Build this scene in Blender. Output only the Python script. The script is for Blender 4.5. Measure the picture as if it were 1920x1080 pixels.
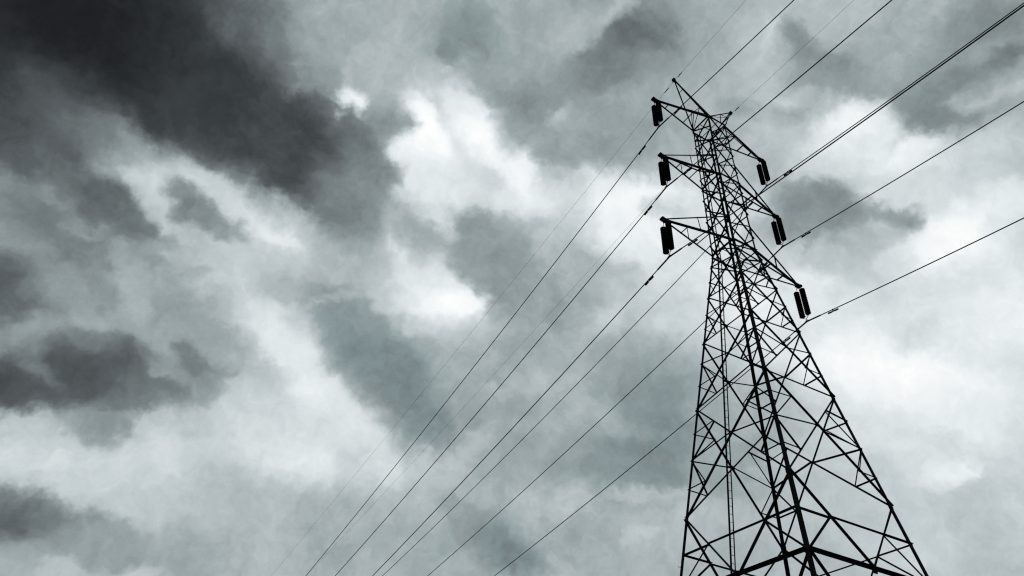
import bpy, bmesh, math, random
import numpy as np
from mathutils import Vector, Matrix

for o in list(bpy.data.objects):
    bpy.data.objects.remove(o)
scene = bpy.context.scene
COL = scene.collection

# ------------------------------------------------------------------ units
# tower units (half the waist width of the mast = 1) to metres; ground at 0
S = 0.85
ZG = -34.970                      # ground level in tower units
def P(x, y, z):
    return Vector((x * S, y * S, (z - ZG) * S))

# ------------------------------------------------------------------ camera
YAW, PITCH, ROLL = 1.0697, 0.6866, 0.0542
fwd = Vector((math.cos(YAW) * math.cos(PITCH), math.sin(YAW) * math.cos(PITCH), math.sin(PITCH)))
r0 = Vector((math.sin(YAW), -math.cos(YAW), 0))
u0 = r0.cross(fwd)
right = r0 * math.cos(ROLL) + u0 * math.sin(ROLL)
up = u0 * math.cos(ROLL) - r0 * math.sin(ROLL)
cd = bpy.data.cameras.new('camera')
cam = bpy.data.objects.new('camera', cd)
COL.objects.link(cam)
cd.sensor_width = 36
cd.lens = 25.985
cd.clip_start = 0.05
cd.clip_end = 6000
cam.matrix_world = Matrix.Translation(P(-29.7664, -24.2959, -33.0878)) @ Matrix((
    (right.x, up.x, -fwd.x, 0), (right.y, up.y, -fwd.y, 0), (right.z, up.z, -fwd.z, 0), (0, 0, 0, 1)))
scene.camera = cam

# ------------------------------------------------------------------ exposure
scene.view_settings.view_transform = 'Standard'
scene.view_settings.look = 'None'
scene.view_settings.exposure = 0
scene.view_settings.gamma = 1
scene.view_settings.use_curve_mapping = False
scene.cycles.max_bounces = 3
scene.cycles.diffuse_bounces = 1
scene.cycles.glossy_bounces = 2
scene.cycles.use_adaptive_sampling = True
scene.cycles.adaptive_threshold = 0.015
scene.cycles.adaptive_min_samples = 16
scene.cycles.filter_width = 1.2

# ------------------------------------------------------------------ sun
SUN_AZ, SUN_EL = math.radians(62), math.radians(47)   # behind the tower, veiled by cloud
sd = bpy.data.lights.new('sun', 'SUN')
sd.energy = 0.6
sd.angle = math.radians(15)
sd.color = (1.0, 0.96, 0.9)
sun = bpy.data.objects.new('sun', sd)
COL.objects.link(sun)
sdir = Vector((math.cos(SUN_AZ) * math.cos(SUN_EL), math.sin(SUN_AZ) * math.cos(SUN_EL), math.sin(SUN_EL)))
sun.rotation_euler = sdir.to_track_quat('Z', 'Y').to_euler()

# ------------------------------------------------------------------ sky
# the overcast as cloud masses by bearing, painted one over the other: azimuth and
# elevation of the middle, two angular radii, roll (all degrees), brightness, cover,
# hardness of the edge
CLOUDS = [
    (106.21, 44.79, 17.95, 14.5, 176.4, 0.24, 0.95, 0), (93.79, 47.14, 17.79, 8.63, -170.5, 0.22, 0.9, 0), (94.1, 28.73, 17.05, 11.6, -178.6, 0.52, 0.8, 0),
    (87.91, 35.86, 12.2, 11.25, -157.6, 0.74, 0.8, 0), (85.59, 22.36, 23.95, 6.8, 170.1, 0.83, 0.9, 0.1), (71.13, 20.94, 21.5, 7.35, 178.3, 0.67, 0.8, 0),
    (49.55, 55.63, 16.35, 9.83, -173.3, 0.62, 0.8, 0), (62.52, 53.1, 12.01, 9.41, -164.5, 0.61, 0.8, 0), (59.54, 48.02, 13.47, 6.88, -152.1, 0.86, 0.7, 0),
    (48.01, 44.04, 10.42, 6.86, -163.7, 0.9, 0.8, 0), (58.54, 36.94, 13.6, 12.38, -161.4, 0.64, 0.8, 0), (51.83, 29.61, 19.18, 11.92, -178.4, 0.64, 0.7, 0),
    (27.69, 36.59, 17.26, 12.17, -150.7, 0.9, 0.9, 0), (18.36, 48.4, 12.73, 6.6, -159.6, 0.62, 0.85, 0), (31.81, 53.42, 9.29, 7.25, -158.7, 0.72, 0.7, 0),
    (30.96, 27.45, 15.06, 9.39, -168.3, 0.92, 0.8, 0), (30.04, 19.26, 12.7, 5.61, -172.1, 0.78, 0.8, 0), (41.63, 24.41, 10.95, 8.9, -174.8, 0.67, 0.8, 0),
    (41.26, 37.65, 8.41, 7.96, -170.7, 0.86, 0.7, 0), (82.46, 39.36, 10.02, 7.85, -155.6, 0.82, 0.7, 0), (87.58, 54.81, 9.59, 5.77, 155, 0.6, 0.7, 0),
    (110.46, 44.75, 9.11, 8.52, 148.8, 0.17, 0.9, 0), (104.14, 48.45, 10.01, 5.58, 164, 0.14, 0.9, 0), (97.78, 48.07, 8.49, 4.76, -170.3, 0.18, 0.8, 0),
    (89.3, 47.21, 12.89, 6.33, -163.1, 0.3, 0.7, 0), (90.17, 46.73, 12.09, 3.52, -163.5, 0.22, 0.85, 0), (83.42, 45.75, 8.31, 3.62, -155.7, 0.3, 0.85, 0.1),
    (78.75, 45.55, 4.67, 3.2, -154.8, 0.44, 0.7, 0.2), (97.51, 53.14, 2.93, 2.17, 178.3, 0.36, 0.7, 0), (94.58, 52.61, 3, 2.22, -168, 0.45, 0.6, 0),
    (94.66, 54.41, 2.11, 1.39, 148.8, 0.4, 0.6, 0.1), (91.21, 53.75, 2.17, 2.14, 152, 0.52, 0.6, 0), (88.88, 55.24, 1.72, 2.26, -143.1, 0.66, 0.7, 0.2),
    (89.51, 53.66, 1.1, 0.94, 153.6, 0.66, 0.5, 0.2), (87.4, 53.46, 2.14, 1.51, -173.9, 0.62, 0.6, 0.1), (84.99, 52.69, 2.63, 2.23, 157.7, 0.64, 0.5, 0),
    (87.82, 50.93, 2.14, 1.53, -162.5, 0.58, 0.6, 0), (108.33, 40.6, 4.97, 4.35, 153.3, 0.23, 0.8, 0), (106.35, 42.6, 3.74, 2.4, 159.7, 0.32, 0.7, 0),
    (105.47, 44.78, 2.05, 1.39, 177, 0.3, 0.5, 0), (105.71, 38.81, 5.42, 3.76, 156.6, 0.31, 0.85, 0), (104.26, 41.03, 2.69, 0.9, -174, 0.42, 0.7, 0.1),
    (101.91, 41.61, 2.79, 1.62, -172.9, 0.46, 0.6, 0), (102.01, 39.08, 3.37, 1.75, -177.2, 0.34, 0.7, 0.1), (101.79, 43.12, 1.86, 1.78, -179.4, 0.4, 0.5, 0),
    (99.39, 41.75, 3.55, 1.86, -168.1, 0.62, 0.85, 0.1), (99.01, 40.05, 3.6, 1.7, -162.7, 0.76, 0.8, 0.15), (96.17, 40.01, 4.11, 1.72, -154.8, 0.89, 0.9, 0.25),
    (96.22, 41.73, 1.53, 0.81, 173.8, 0.86, 0.8, 0.25), (98.24, 41.22, 1.95, 0.94, -176.1, 0.7, 0.6, 0.1), (94.12, 41.96, 2.07, 0.97, -165.1, 0.86, 0.8, 0.2),
    (95.07, 42.72, 2.03, 1.12, 174.2, 0.66, 0.6, 0.2), (91.99, 41.77, 3.18, 1.28, -161.7, 0.84, 0.8, 0.2), (90.1, 41.58, 2.87, 1.14, -165.8, 0.8, 0.7, 0.1),
    (96.98, 42.16, 2.97, 0.96, 178.7, 0.66, 0.7, 0.1), (88.7, 39.74, 5.14, 1.9, -157, 0.86, 0.8, 0.1), (84.5, 39.35, 4.17, 1.87, -158.8, 0.95, 0.9, 0.2),
    (87.71, 40.86, 2.58, 1.54, -158.9, 0.82, 0.7, 0), (93.1, 37.87, 2.85, 2.53, -150.5, 0.82, 0.6, 0.1), (94.82, 38.47, 2.14, 1.75, -141.5, 0.86, 0.7, 0.1),
    (84.46, 41.76, 3.4, 1.17, -159.4, 0.8, 0.6, 0), (81.93, 40.72, 3.1, 1.18, -150.5, 0.74, 0.5, 0), (78.58, 40.2, 2.76, 2, -153.6, 0.72, 0.6, 0),
    (104.32, 36.2, 4.88, 1.03, 154.6, 0.62, 0.8, 0.1), (101.3, 36.64, 2.42, 0.78, 163.8, 0.64, 0.8, 0.2), (105.35, 35.95, 1.98, 0.88, 146.7, 0.56, 0.6, 0.1),
    (104.26, 34.31, 1.42, 1.56, 148.5, 0.6, 0.6, 0), (98.89, 37.64, 3.59, 2.1, -163.7, 0.39, 0.95, 0.45), (96.7, 37.33, 2.74, 1.47, -152.1, 0.41, 0.9, 0.5),
    (94.93, 37.41, 1.37, 0.79, -161.6, 0.48, 0.8, 0.5), (94.76, 36.25, 1.35, 0.8, -171.6, 0.62, 0.6, 0.3), (102.46, 35.2, 3.28, 1.58, 179.1, 0.47, 0.85, 0.3),
    (100.43, 34.54, 3.71, 1.8, -176, 0.42, 0.9, 0.3), (98.12, 34.12, 3.5, 1.77, -177.9, 0.47, 0.8, 0.3), (99.86, 35.67, 1.85, 0.57, 157.3, 0.62, 0.8, 0.2),
    (98.54, 35.96, 1.26, 0.5, 158.1, 0.62, 0.6, 0.2), (95.59, 32.92, 2.61, 2.01, 178.6, 0.57, 0.9, 0.5), (95.23, 34.25, 1.31, 1.47, 155.7, 0.56, 0.7, 0.5),
    (102.11, 33.37, 2.17, 1.64, -163.2, 0.56, 0.6, 0), (101.28, 31.01, 2.15, 1.31, -166.9, 0.55, 0.6, 0), (102.23, 29.82, 3.49, 2.75, -151.7, 0.29, 0.95, 0.25),
    (100.06, 29.22, 2.63, 1.37, 166.7, 0.36, 0.8, 0.2), (99.92, 30.62, 1.55, 0.87, -171.5, 0.47, 0.7, 0.3), (99.94, 31, 0.73, 0.41, 177.3, 0.45, 0.6, 0.3),
    (96.99, 29.07, 4.88, 1.42, 157.1, 0.68, 0.8, 0.1), (94.92, 30.4, 3.5, 0.94, 152.2, 0.7, 0.7, 0.1), (93.3, 32.46, 1.4, 2.06, 169.1, 0.77, 0.8, 0.2),
    (94.45, 34.06, 1.52, 1.62, 156.4, 0.77, 0.8, 0.2), (95.81, 34.92, 1.56, 0.77, -161, 0.74, 0.7, 0.2), (93.16, 35.32, 1.24, 0.59, -170.4, 0.57, 0.9, 0.4),
    (94.09, 35.4, 0.89, 0.36, -170.9, 0.6, 0.7, 0.3), (93.05, 37.07, 0.98, 0.66, -160.5, 0.62, 0.8, 0.3), (92.92, 37.53, 0.55, 0.37, 156, 0.62, 0.6, 0.3),
    (94.26, 36.15, 0.8, 0.59, 155.6, 0.66, 0.5, 0.2), (93.76, 40.44, 1.57, 0.83, 176.1, 0.51, 0.92, 0.3), (92.21, 39.83, 2.39, 1.01, -166.4, 0.52, 0.92, 0.3),
    (90, 39.54, 2.17, 0.76, -161.9, 0.55, 0.92, 0.3), (87.84, 39.5, 1.34, 0.53, -150.4, 0.56, 0.9, 0.5), (93.14, 39.3, 1.04, 0.75, 155.1, 0.53, 0.8, 0.4),
    (90.49, 35.4, 1.96, 0.68, 150, 0.64, 0.9, 0.5), (89.6, 35.97, 0.78, 0.38, 159.1, 0.62, 0.8, 0.4), (91.39, 35.39, 0.76, 0.53, 158, 0.66, 0.8, 0.4),
    (90.71, 32.98, 2.06, 1.66, 159.5, 0.62, 0.9, 0.6), (87.88, 33.63, 2.86, 2.06, 171.9, 0.63, 0.9, 0.6), (85.75, 34.01, 1.86, 1.75, -166.2, 0.64, 0.9, 0.6),
    (87.85, 31.43, 3.63, 2.21, -166.4, 0.65, 0.8, 0.4), (84.07, 32, 2.66, 2.25, -154.8, 0.69, 0.7, 0.2), (90.83, 31.35, 1.7, 1.49, 160.1, 0.64, 0.7, 0.4),
    (89.24, 34.16, 1.41, 0.3, 151.4, 0.74, 0.5, 0.2), (84.63, 29.87, 3.02, 1.83, -154.7, 0.72, 0.6, 0.1), (88.87, 28.77, 2.16, 0.71, -161, 0.7, 0.6, 0.1),
    (94.09, 27.89, 4.82, 2.12, 173.1, 0.3, 0.9, 0.2), (94.96, 26.55, 5.27, 2.11, 165.6, 0.27, 0.95, 0.3), (91.61, 27.6, 4.05, 2.12, -176.9, 0.36, 0.8, 0.2),
    (89.54, 27.42, 3.75, 1.82, 173.5, 0.46, 0.7, 0.2), (94.27, 29.07, 3.2, 0.93, 164.6, 0.46, 0.6, 0.1), (97.09, 24.29, 4.96, 1.43, 162.2, 0.29, 0.95, 0.35),
    (92.92, 25.39, 4.72, 1.28, 161.7, 0.32, 0.8, 0.2), (97.24, 25.96, 1.97, 0.63, -156.4, 0.52, 0.7, 0.1), (98.49, 27, 1.79, 0.74, 174.7, 0.58, 0.6, 0.1),
    (99.08, 25.12, 1.78, 2.28, -178.9, 0.26, 0.95, 0.3), (90.24, 26.27, 2.31, 0.94, 162.8, 0.48, 0.7, 0.3), (91.71, 25.22, 1.92, 0.79, 162.5, 0.5, 0.7, 0.3),
    (89.17, 30.26, 0.93, 0.72, -166.6, 0.47, 0.95, 0.5), (87.77, 29.66, 2.04, 1.23, -160.8, 0.48, 0.95, 0.5), (86.07, 29.12, 1.62, 1.32, -164.9, 0.49, 0.95, 0.5),
    (85.67, 27.84, 1.2, 1.28, 164.7, 0.5, 0.95, 0.55), (85.09, 29.36, 0.79, 0.76, 164.5, 0.53, 0.8, 0.4), (93.59, 23.64, 1.88, 1.37, 173.4, 0.55, 0.95, 0.6),
    (91.83, 23.78, 1.58, 1.13, 163.2, 0.56, 0.95, 0.6), (92.44, 22.7, 1.46, 0.89, 174.4, 0.56, 0.95, 0.6), (94.61, 23.52, 0.9, 0.76, 161.8, 0.56, 0.85, 0.5),
    (90.83, 24.05, 0.71, 0.64, 163.6, 0.56, 0.9, 0.5), (91.46, 22.6, 0.57, 0.49, 164, 0.56, 0.8, 0.5), (96.5, 22.4, 2.88, 1.42, 161.3, 0.75, 0.8, 0.2),
    (96.13, 23.05, 1.05, 0.68, 161.2, 0.74, 0.7, 0.3), (97.47, 21.67, 0.56, 0.53, 161.2, 0.66, 0.6, 0.3), (93.23, 20.53, 6.88, 2.37, 164.2, 0.83, 0.7, 0),
    (89.06, 21.58, 5.16, 2.1, 165.7, 0.84, 0.6, 0), (94.98, 17.86, 3.15, 1.28, 170.5, 0.44, 0.95, 0.4), (93.86, 16.82, 3.75, 1.59, 171.6, 0.39, 0.95, 0.35),
    (92.66, 17.76, 1.88, 1.24, -173.1, 0.48, 0.8, 0.4), (91.3, 16.91, 1.91, 1.11, -172.4, 0.55, 0.7, 0.3), (95.61, 18.53, 1.4, 0.45, 164.2, 0.55, 0.7, 0.4),
    (89.26, 17.68, 2.27, 0.83, -177.1, 0.57, 0.9, 0.45), (87.41, 17.38, 2.94, 0.98, 178.7, 0.6, 0.8, 0.3), (90.27, 17.8, 0.55, 0.6, 167, 0.58, 0.7, 0.4),
    (85.03, 17.66, 3.62, 1.23, 169.2, 0.66, 0.6, 0.1), (85.71, 24.84, 1.25, 0.4, 165.9, 0.63, 0.8, 0.3), (88.76, 24.78, 0.88, 0.29, 175, 0.7, 0.6, 0.2),
    (79.69, 24.57, 1.3, 0.38, 142.7, 0.74, 0.6, 0.2), (88.7, 16.28, 9.33, 1.31, 171.6, 0.6, 0.85, 0.2), (91, 14.82, 1.58, 0.96, 168.4, 0.76, 0.9, 0.4),
    (91.17, 15.23, 0.76, 0.51, 168.1, 0.78, 0.8, 0.4), (89.34, 14.95, 1.2, 0.58, 168.9, 0.74, 0.9, 0.5), (87.88, 15.22, 0.74, 0.65, 169.3, 0.76, 0.9, 0.5),
    (86.49, 15.4, 1.7, 0.66, 169.7, 0.79, 0.95, 0.6), (92.11, 14.31, 1.14, 0.5, 168.3, 0.72, 0.7, 0.4), (83.28, 16.76, 5.01, 1.7, 170.2, 0.62, 0.7, 0.1),
    (80.94, 16.27, 2.05, 0.41, 171.2, 0.68, 0.6, 0.3), (79.79, 18.71, 4.94, 2.47, 170.8, 0.71, 0.6, 0), (84.46, 17.07, 1.61, 0.35, 159.2, 0.66, 0.4, 0.2),
    (84.2, 33.59, 5.38, 2.25, -145.4, 0.8, 0.7, 0.05), (80.97, 32.3, 7.45, 2.27, -141.8, 0.88, 0.9, 0.1), (76.29, 28.75, 9.52, 2.43, -139.4, 0.91, 0.9, 0.15),
    (78.42, 26.81, 9.21, 3.77, -171, 0.86, 0.7, 0), (76.09, 24.47, 8.75, 2.26, 175.6, 0.91, 0.8, 0.1), (82.48, 24.88, 7.18, 1.87, 167.5, 0.85, 0.5, 0),
    (78.26, 29.4, 2.29, 0.39, 166.2, 0.93, 0.6, 0.2), (72.33, 24.98, 3.16, 2.26, -158.6, 0.78, 0.6, 0), (72.04, 25.72, 2.75, 0.54, -177.9, 0.8, 0.5, 0.2),
    (82.73, 38.05, 4.98, 1.57, -165.7, 0.7, 0.7, 0.1), (81.42, 36.49, 4.21, 1.59, 174.9, 0.66, 0.7, 0.1), (78.21, 39.03, 4.32, 2.01, 176.2, 0.7, 0.7, 0.1),
    (76.41, 41.85, 2.78, 1.86, -162.8, 0.74, 0.6, 0.1), (78.47, 43.13, 2.36, 2.4, 164.9, 0.6, 0.6, 0), (76.22, 37.53, 4.37, 1.05, 155.3, 0.62, 0.6, 0.1),
    (77.05, 35.11, 4.38, 2.37, -151.9, 0.56, 0.9, 0.15), (73.72, 33.6, 6.48, 3.65, -138.2, 0.52, 0.95, 0.2), (70.14, 30.61, 5.67, 3.26, -133.4, 0.52, 0.92, 0.15),
    (74.68, 35.51, 3.59, 2.02, 169, 0.52, 0.9, 0.3), (68.07, 28.81, 3.22, 2.38, -127.4, 0.51, 0.9, 0.3), (71.73, 32.24, 4.46, 2.78, -139.1, 0.53, 0.7, 0.2),
    (75.57, 37.02, 3.18, 1.05, 157.9, 0.58, 0.8, 0.2), (78.8, 36.35, 2.57, 0.24, 149.7, 0.77, 0.6, 0.1), (76.43, 37.2, 1.03, 0.28, 157.3, 0.78, 0.6, 0.2),
    (73.32, 36.13, 2.44, 2.01, -130.2, 0.6, 0.5, 0), (66.02, 31.01, 1.62, 2.43, -116.2, 0.68, 0.6, 0), (64.02, 30.15, 2.44, 2.41, 175.6, 0.62, 0.5, 0),
    (69.69, 38.47, 5.31, 3.12, -176.3, 0.9, 0.9, 0.25), (67.46, 37.75, 4.52, 2.14, -178.9, 0.98, 0.95, 0.3), (66.03, 37.97, 2.72, 1.24, -176, 1, 0.97, 0.35),
    (63.56, 38.02, 1.65, 0.33, -178.5, 0.99, 0.9, 0.25), (72.45, 37.91, 2.42, 2.45, 169.9, 0.86, 0.7, 0.1), (71.27, 40.98, 4.47, 1.88, -149.4, 0.88, 0.85, 0.15),
    (72.08, 42.12, 2.83, 1.06, -165.2, 0.84, 0.7, 0.15), (66.7, 36.08, 6.16, 1.4, 173.7, 0.84, 0.7, 0), (68.14, 40.3, 2.46, 1.64, -137.4, 0.88, 0.6, 0),
    (74.3, 38.05, 2, 1.63, 168.7, 0.74, 0.5, 0), (64.55, 42.06, 4.94, 3.3, -125.2, 0.56, 0.92, 0.3), (66.26, 44.2, 3.27, 2.3, -136.5, 0.58, 0.9, 0.2),
    (62.39, 39.7, 4.13, 2.48, -123.8, 0.59, 0.8, 0.15), (64.58, 39.98, 2.48, 1.49, -165.2, 0.6, 0.8, 0.3), (72.86, 43.04, 3.62, 1.63, -160.7, 0.62, 0.85, 0.2),
    (75.29, 43.7, 2.8, 1.61, 167.1, 0.66, 0.7, 0.1), (71.36, 41.38, 2.03, 0.65, -159.6, 0.7, 0.4, 0.1), (70.05, 44.44, 2.03, 0.65, -164.2, 0.86, 0.85, 0.2),
    (68.56, 43.57, 1.63, 0.66, -122.8, 0.84, 0.8, 0.2), (67.57, 45.11, 2.05, 1.06, 172.4, 0.74, 0.4, 0), (72.23, 45.07, 2.41, 0.98, -170.8, 0.66, 0.6, 0.1),
    (75.55, 40.76, 2.4, 1.62, -151.9, 0.7, 0.6, 0.1), (58.71, 42.31, 2.89, 1.07, -121.5, 0.72, 0.6, 0.1), (60.08, 41.86, 2.48, 2.48, 177.7, 0.6, 0.6, 0),
    (71.86, 48.31, 5.95, 4.05, -140.6, 0.93, 0.85, 0.1), (74.79, 52.72, 1.76, 1.59, -133, 0.99, 0.95, 0.4), (73.3, 51.15, 2.33, 1.6, -121.4, 1, 0.97, 0.4),
    (71.66, 49.88, 2.2, 1.61, -130.5, 1, 0.97, 0.35), (73.57, 48.89, 2.8, 1.19, 167.6, 0.98, 0.9, 0.3), (76.25, 48.27, 1.97, 0.87, 175.6, 0.93, 0.95, 0.45),
    (77.18, 48.63, 0.87, 0.55, 164.8, 0.93, 0.9, 0.5), (75.08, 47.85, 1.99, 0.56, 171.6, 0.93, 0.8, 0.4), (77.45, 49.4, 0.63, 0.55, 164.5, 0.88, 0.8, 0.4),
    (73.58, 54.07, 2.31, 1.32, -163.4, 0.84, 0.7, 0.15), (71.5, 55.11, 2.37, 0.45, 144.7, 0.8, 0.8, 0.2), (74.49, 54.73, 2.35, 1.51, 166.1, 0.74, 0.6, 0),
    (70.06, 53.71, 2.76, 1.56, -170.6, 0.84, 0.7, 0), (67.61, 51.79, 3.55, 2, -138.3, 0.93, 0.85, 0.15), (64.75, 50.21, 5.2, 2.1, -134, 1, 0.95, 0.3),
    (61.75, 48.76, 3.65, 1.62, -133.8, 0.98, 0.9, 0.25), (60.12, 47.4, 3.26, 1.63, -132.6, 0.96, 0.85, 0.2), (68.47, 52.7, 2.36, 1.19, -149.2, 0.88, 0.7, 0),
    (61.8, 45.91, 6.16, 1.63, -178.5, 0.94, 0.8, 0), (66.76, 47.23, 3.24, 1.63, -137.1, 0.84, 0.7, 0), (65.62, 47.73, 2.43, 0.81, -146.4, 0.8, 0.4, 0),
    (69.8, 47.34, 4.43, 2.44, -159.3, 0.9, 0.6, 0), (74.21, 45.94, 4.41, 1.45, 167.5, 0.88, 0.7, 0.1), (76.73, 44.69, 3.16, 1.61, -173.8, 0.74, 0.6, 0),
    (77.1, 50.15, 2.33, 1.03, -175.3, 0.56, 0.95, 0.5), (75.01, 50.49, 1.34, 0.55, 178.2, 0.53, 0.95, 0.5), (76.25, 51.3, 1.54, 0.87, -154.5, 0.6, 0.9, 0.4),
    (78.72, 50.25, 2.33, 1.41, 173.3, 0.55, 0.9, 0.3), (79.69, 51.07, 1.4, 0.77, 162.4, 0.62, 0.7, 0.2), (78.2, 52.15, 2.3, 1.01, -176.6, 0.63, 0.8, 0.2),
    (78.78, 48.82, 1.92, 1.59, -155.6, 0.47, 0.85, 0.3), (77.93, 46.53, 2.73, 2, -144.2, 0.49, 0.9, 0.35), (75.41, 46.98, 1.74, 0.97, -163.2, 0.52, 0.9, 0.45),
    (78.9, 47.57, 2.32, 1.59, -165.7, 0.48, 0.8, 0.3), (81.34, 49.11, 2.64, 1.97, -157.4, 0.45, 0.7, 0.1), (75.47, 46.23, 1.61, 0.79, 146.6, 0.6, 0.6, 0.3),
    (80.06, 44.46, 2.71, 1.6, -176, 0.5, 0.7, 0.1), (77.68, 44.11, 2.36, 1.61, -174.3, 0.58, 0.6, 0.1), (82.09, 51.45, 1.46, 0.76, 160.4, 1, 0.95, 0.35),
    (80.81, 51.44, 0.93, 0.53, 161.4, 1, 0.9, 0.4), (83.19, 51.72, 0.82, 0.85, 179.6, 0.92, 0.8, 0.3), (80.66, 50.67, 0.53, 0.35, -157.4, 0.9, 0.8, 0.3),
    (83.05, 50.14, 0.76, 0.39, 169.9, 0.86, 0.7, 0.2), (83.54, 53.04, 0.96, 0.53, 178.9, 0.78, 0.6, 0.2), (89, 52.17, 0.5, 0.45, -174.6, 0.78, 0.6, 0.1),
    (87.25, 50.48, 0.97, 0.6, 156.3, 0.66, 0.5, 0.1), (85.44, 51.17, 1.84, 1.15, 178, 0.6, 0.5, 0), (86.73, 55.62, 2.22, 1.8, 155.6, 0.67, 0.6, 0),
    (81.85, 56.93, 4.05, 2.23, 179.1, 0.66, 0.7, 0), (77.24, 54.69, 4.27, 3.38, 163.9, 0.69, 0.7, 0), (80.57, 54.47, 4.21, 2.23, 161.1, 0.68, 0.6, 0),
    (71.15, 57.44, 1.77, 2.26, -172.1, 0.51, 0.9, 0.3), (68.16, 58.66, 2.13, 2.25, -160, 0.5, 0.9, 0.25), (71.5, 56.26, 1.28, 0.78, -131.5, 0.47, 0.8, 0.3),
    (69.47, 56.67, 2.35, 1.5, 170.2, 0.55, 0.6, 0), (67.16, 57.62, 1.17, 1.87, -178.4, 0.5, 0.7, 0.2), (70.66, 59.36, 1.93, 1.45, 169, 0.56, 0.6, 0),
    (75.24, 58.44, 2.3, 1.45, 165.1, 0.66, 0.5, 0), (68.71, 56.54, 1.18, 0.45, 151.8, 0.66, 0.4, 0.1), (63.34, 59.13, 3.11, 1.83, 175.3, 0.64, 0.6, 0),
    (60.22, 58.12, 3.91, 2.23, -172.6, 0.64, 0.6, 0), (52.78, 58.78, 4.15, 1.88, 160.2, 0.72, 0.8, 0.1), (48.2, 59.43, 2.2, 1.12, 159.1, 0.78, 0.8, 0.15),
    (53.99, 57.16, 1.92, 0.84, 163.8, 0.74, 0.8, 0.2), (57.23, 56.65, 2.75, 1.51, -179.6, 0.66, 0.5, 0), (48.68, 56.7, 4.14, 2.07, 160, 0.43, 0.95, 0.4),
    (45.32, 57.53, 3.65, 2.44, 155.7, 0.42, 0.95, 0.35), (51.47, 57.17, 1.93, 0.83, 175.7, 0.5, 0.9, 0.5), (47.47, 55.66, 4.18, 1.91, 168.8, 0.46, 0.8, 0.15),
    (42.12, 58.64, 2.62, 2.16, -166.4, 0.56, 0.7, 0.1), (50.96, 55.33, 4.31, 1.9, -174.5, 0.54, 0.7, 0.1), (53.33, 56.2, 2.35, 1.13, -176.4, 0.58, 0.6, 0.2),
    (43.32, 55.8, 2.28, 2.23, -168, 0.58, 0.6, 0.1), (58.49, 52.81, 4.39, 2.36, 159.6, 0.58, 0.8, 0.1), (59.9, 53.96, 3.6, 1.55, 178.1, 0.58, 0.7, 0.1),
    (56.5, 52.73, 1.58, 0.52, 146.2, 0.8, 0.85, 0.2), (55.85, 52.21, 2.37, 0.72, 151.6, 0.72, 0.5, 0.1), (59.02, 50.04, 1.05, 0.4, 149, 0.72, 0.8, 0.25),
    (58.36, 49.24, 1.38, 0.72, 179.2, 0.58, 0.85, 0.4), (57.77, 50.64, 2.41, 1.2, 159.9, 0.6, 0.6, 0.2), (61.66, 51.16, 2.41, 2.8, -144, 0.6, 0.6, 0.1),
    (52.76, 49.56, 4.42, 2.39, -176.6, 0.57, 0.8, 0.1), (50.08, 51.41, 4.36, 2.75, -174.3, 0.57, 0.7, 0), (46.14, 48.71, 2.36, 2.37, -171.6, 0.62, 0.5, 0),
    (62.57, 53.49, 2.4, 1.17, -164.6, 0.56, 0.6, 0.1), (64.76, 54.54, 2.76, 1.56, -156.6, 0.6, 0.6, 0.1), (54.67, 48.22, 2.02, 0.56, 176.9, 0.7, 0.5, 0.2),
    (47.76, 45.84, 5.99, 2.33, -165.3, 0.99, 0.92, 0.25), (52.89, 47.36, 3.63, 1.21, 175.1, 0.9, 0.8, 0.2), (55.89, 47.23, 2.85, 1.05, -179.1, 0.84, 0.6, 0.1),
    (51.36, 44.25, 4.44, 2.04, 173.8, 0.95, 0.8, 0.1), (48.16, 42.83, 5.2, 2.03, -174.1, 0.96, 0.8, 0.1), (54.68, 47.61, 1.62, 0.57, -178.2, 0.8, 0.5, 0.1),
    (45.9, 44.99, 1.75, 1.04, -152, 0.76, 0.9, 0.35), (44.33, 44.42, 1.97, 0.8, -155.9, 0.8, 0.8, 0.3), (44.93, 45.7, 1.96, 0.64, -176.4, 0.8, 0.6, 0.2),
    (42.92, 44.54, 1.55, 1.04, -170.1, 0.8, 0.5, 0.1), (43, 41.51, 1.95, 0.64, -165.7, 0.8, 0.6, 0.2), (56.49, 43.97, 3.68, 1.81, 135.1, 0.82, 0.7, 0.05),
    (55.38, 41.91, 3.69, 2.47, 130.7, 0.74, 0.6, 0), (58.62, 39.42, 3.71, 2.48, 178.6, 0.63, 0.6, 0), (52.19, 40.19, 3.66, 2.05, -177.2, 0.72, 0.5, 0),
    (52.9, 36.72, 2.86, 1.47, 166.9, 0.77, 0.85, 0.4), (51.35, 37.08, 2.03, 1.06, 162.8, 0.8, 0.7, 0.3), (54.7, 36.14, 1.64, 1.48, -179.2, 0.72, 0.5, 0.3),
    (55.96, 37.38, 2.88, 2.06, 160.1, 0.62, 0.8, 0.15), (56.98, 35.32, 2.88, 2.05, 179.4, 0.64, 0.6, 0), (48.17, 38.33, 4.4, 2.44, -174.9, 0.8, 0.7, 0),
    (47.17, 36.23, 2.38, 1.21, -174.7, 0.84, 0.6, 0), (49.47, 35.56, 2.41, 0.89, -176.2, 0.7, 0.5, 0.2), (58.91, 32.83, 3.28, 1.63, 178.2, 0.66, 0.5, 0),
    (65.43, 34.13, 3.69, 2.86, 174.6, 0.74, 0.6, 0), (60.78, 31.34, 3.28, 0.97, 172.2, 0.73, 0.7, 0.15), (56.96, 32.26, 3.28, 1.05, 159.4, 0.72, 0.6, 0.1),
    (63.75, 27.37, 3.6, 0.96, 141.2, 0.74, 0.75, 0.15), (62.48, 28.64, 2.02, 0.64, 146.7, 0.7, 0.6, 0.1), (64.83, 28.89, 1.62, 1.2, 175.2, 0.6, 0.6, 0.1),
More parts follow.
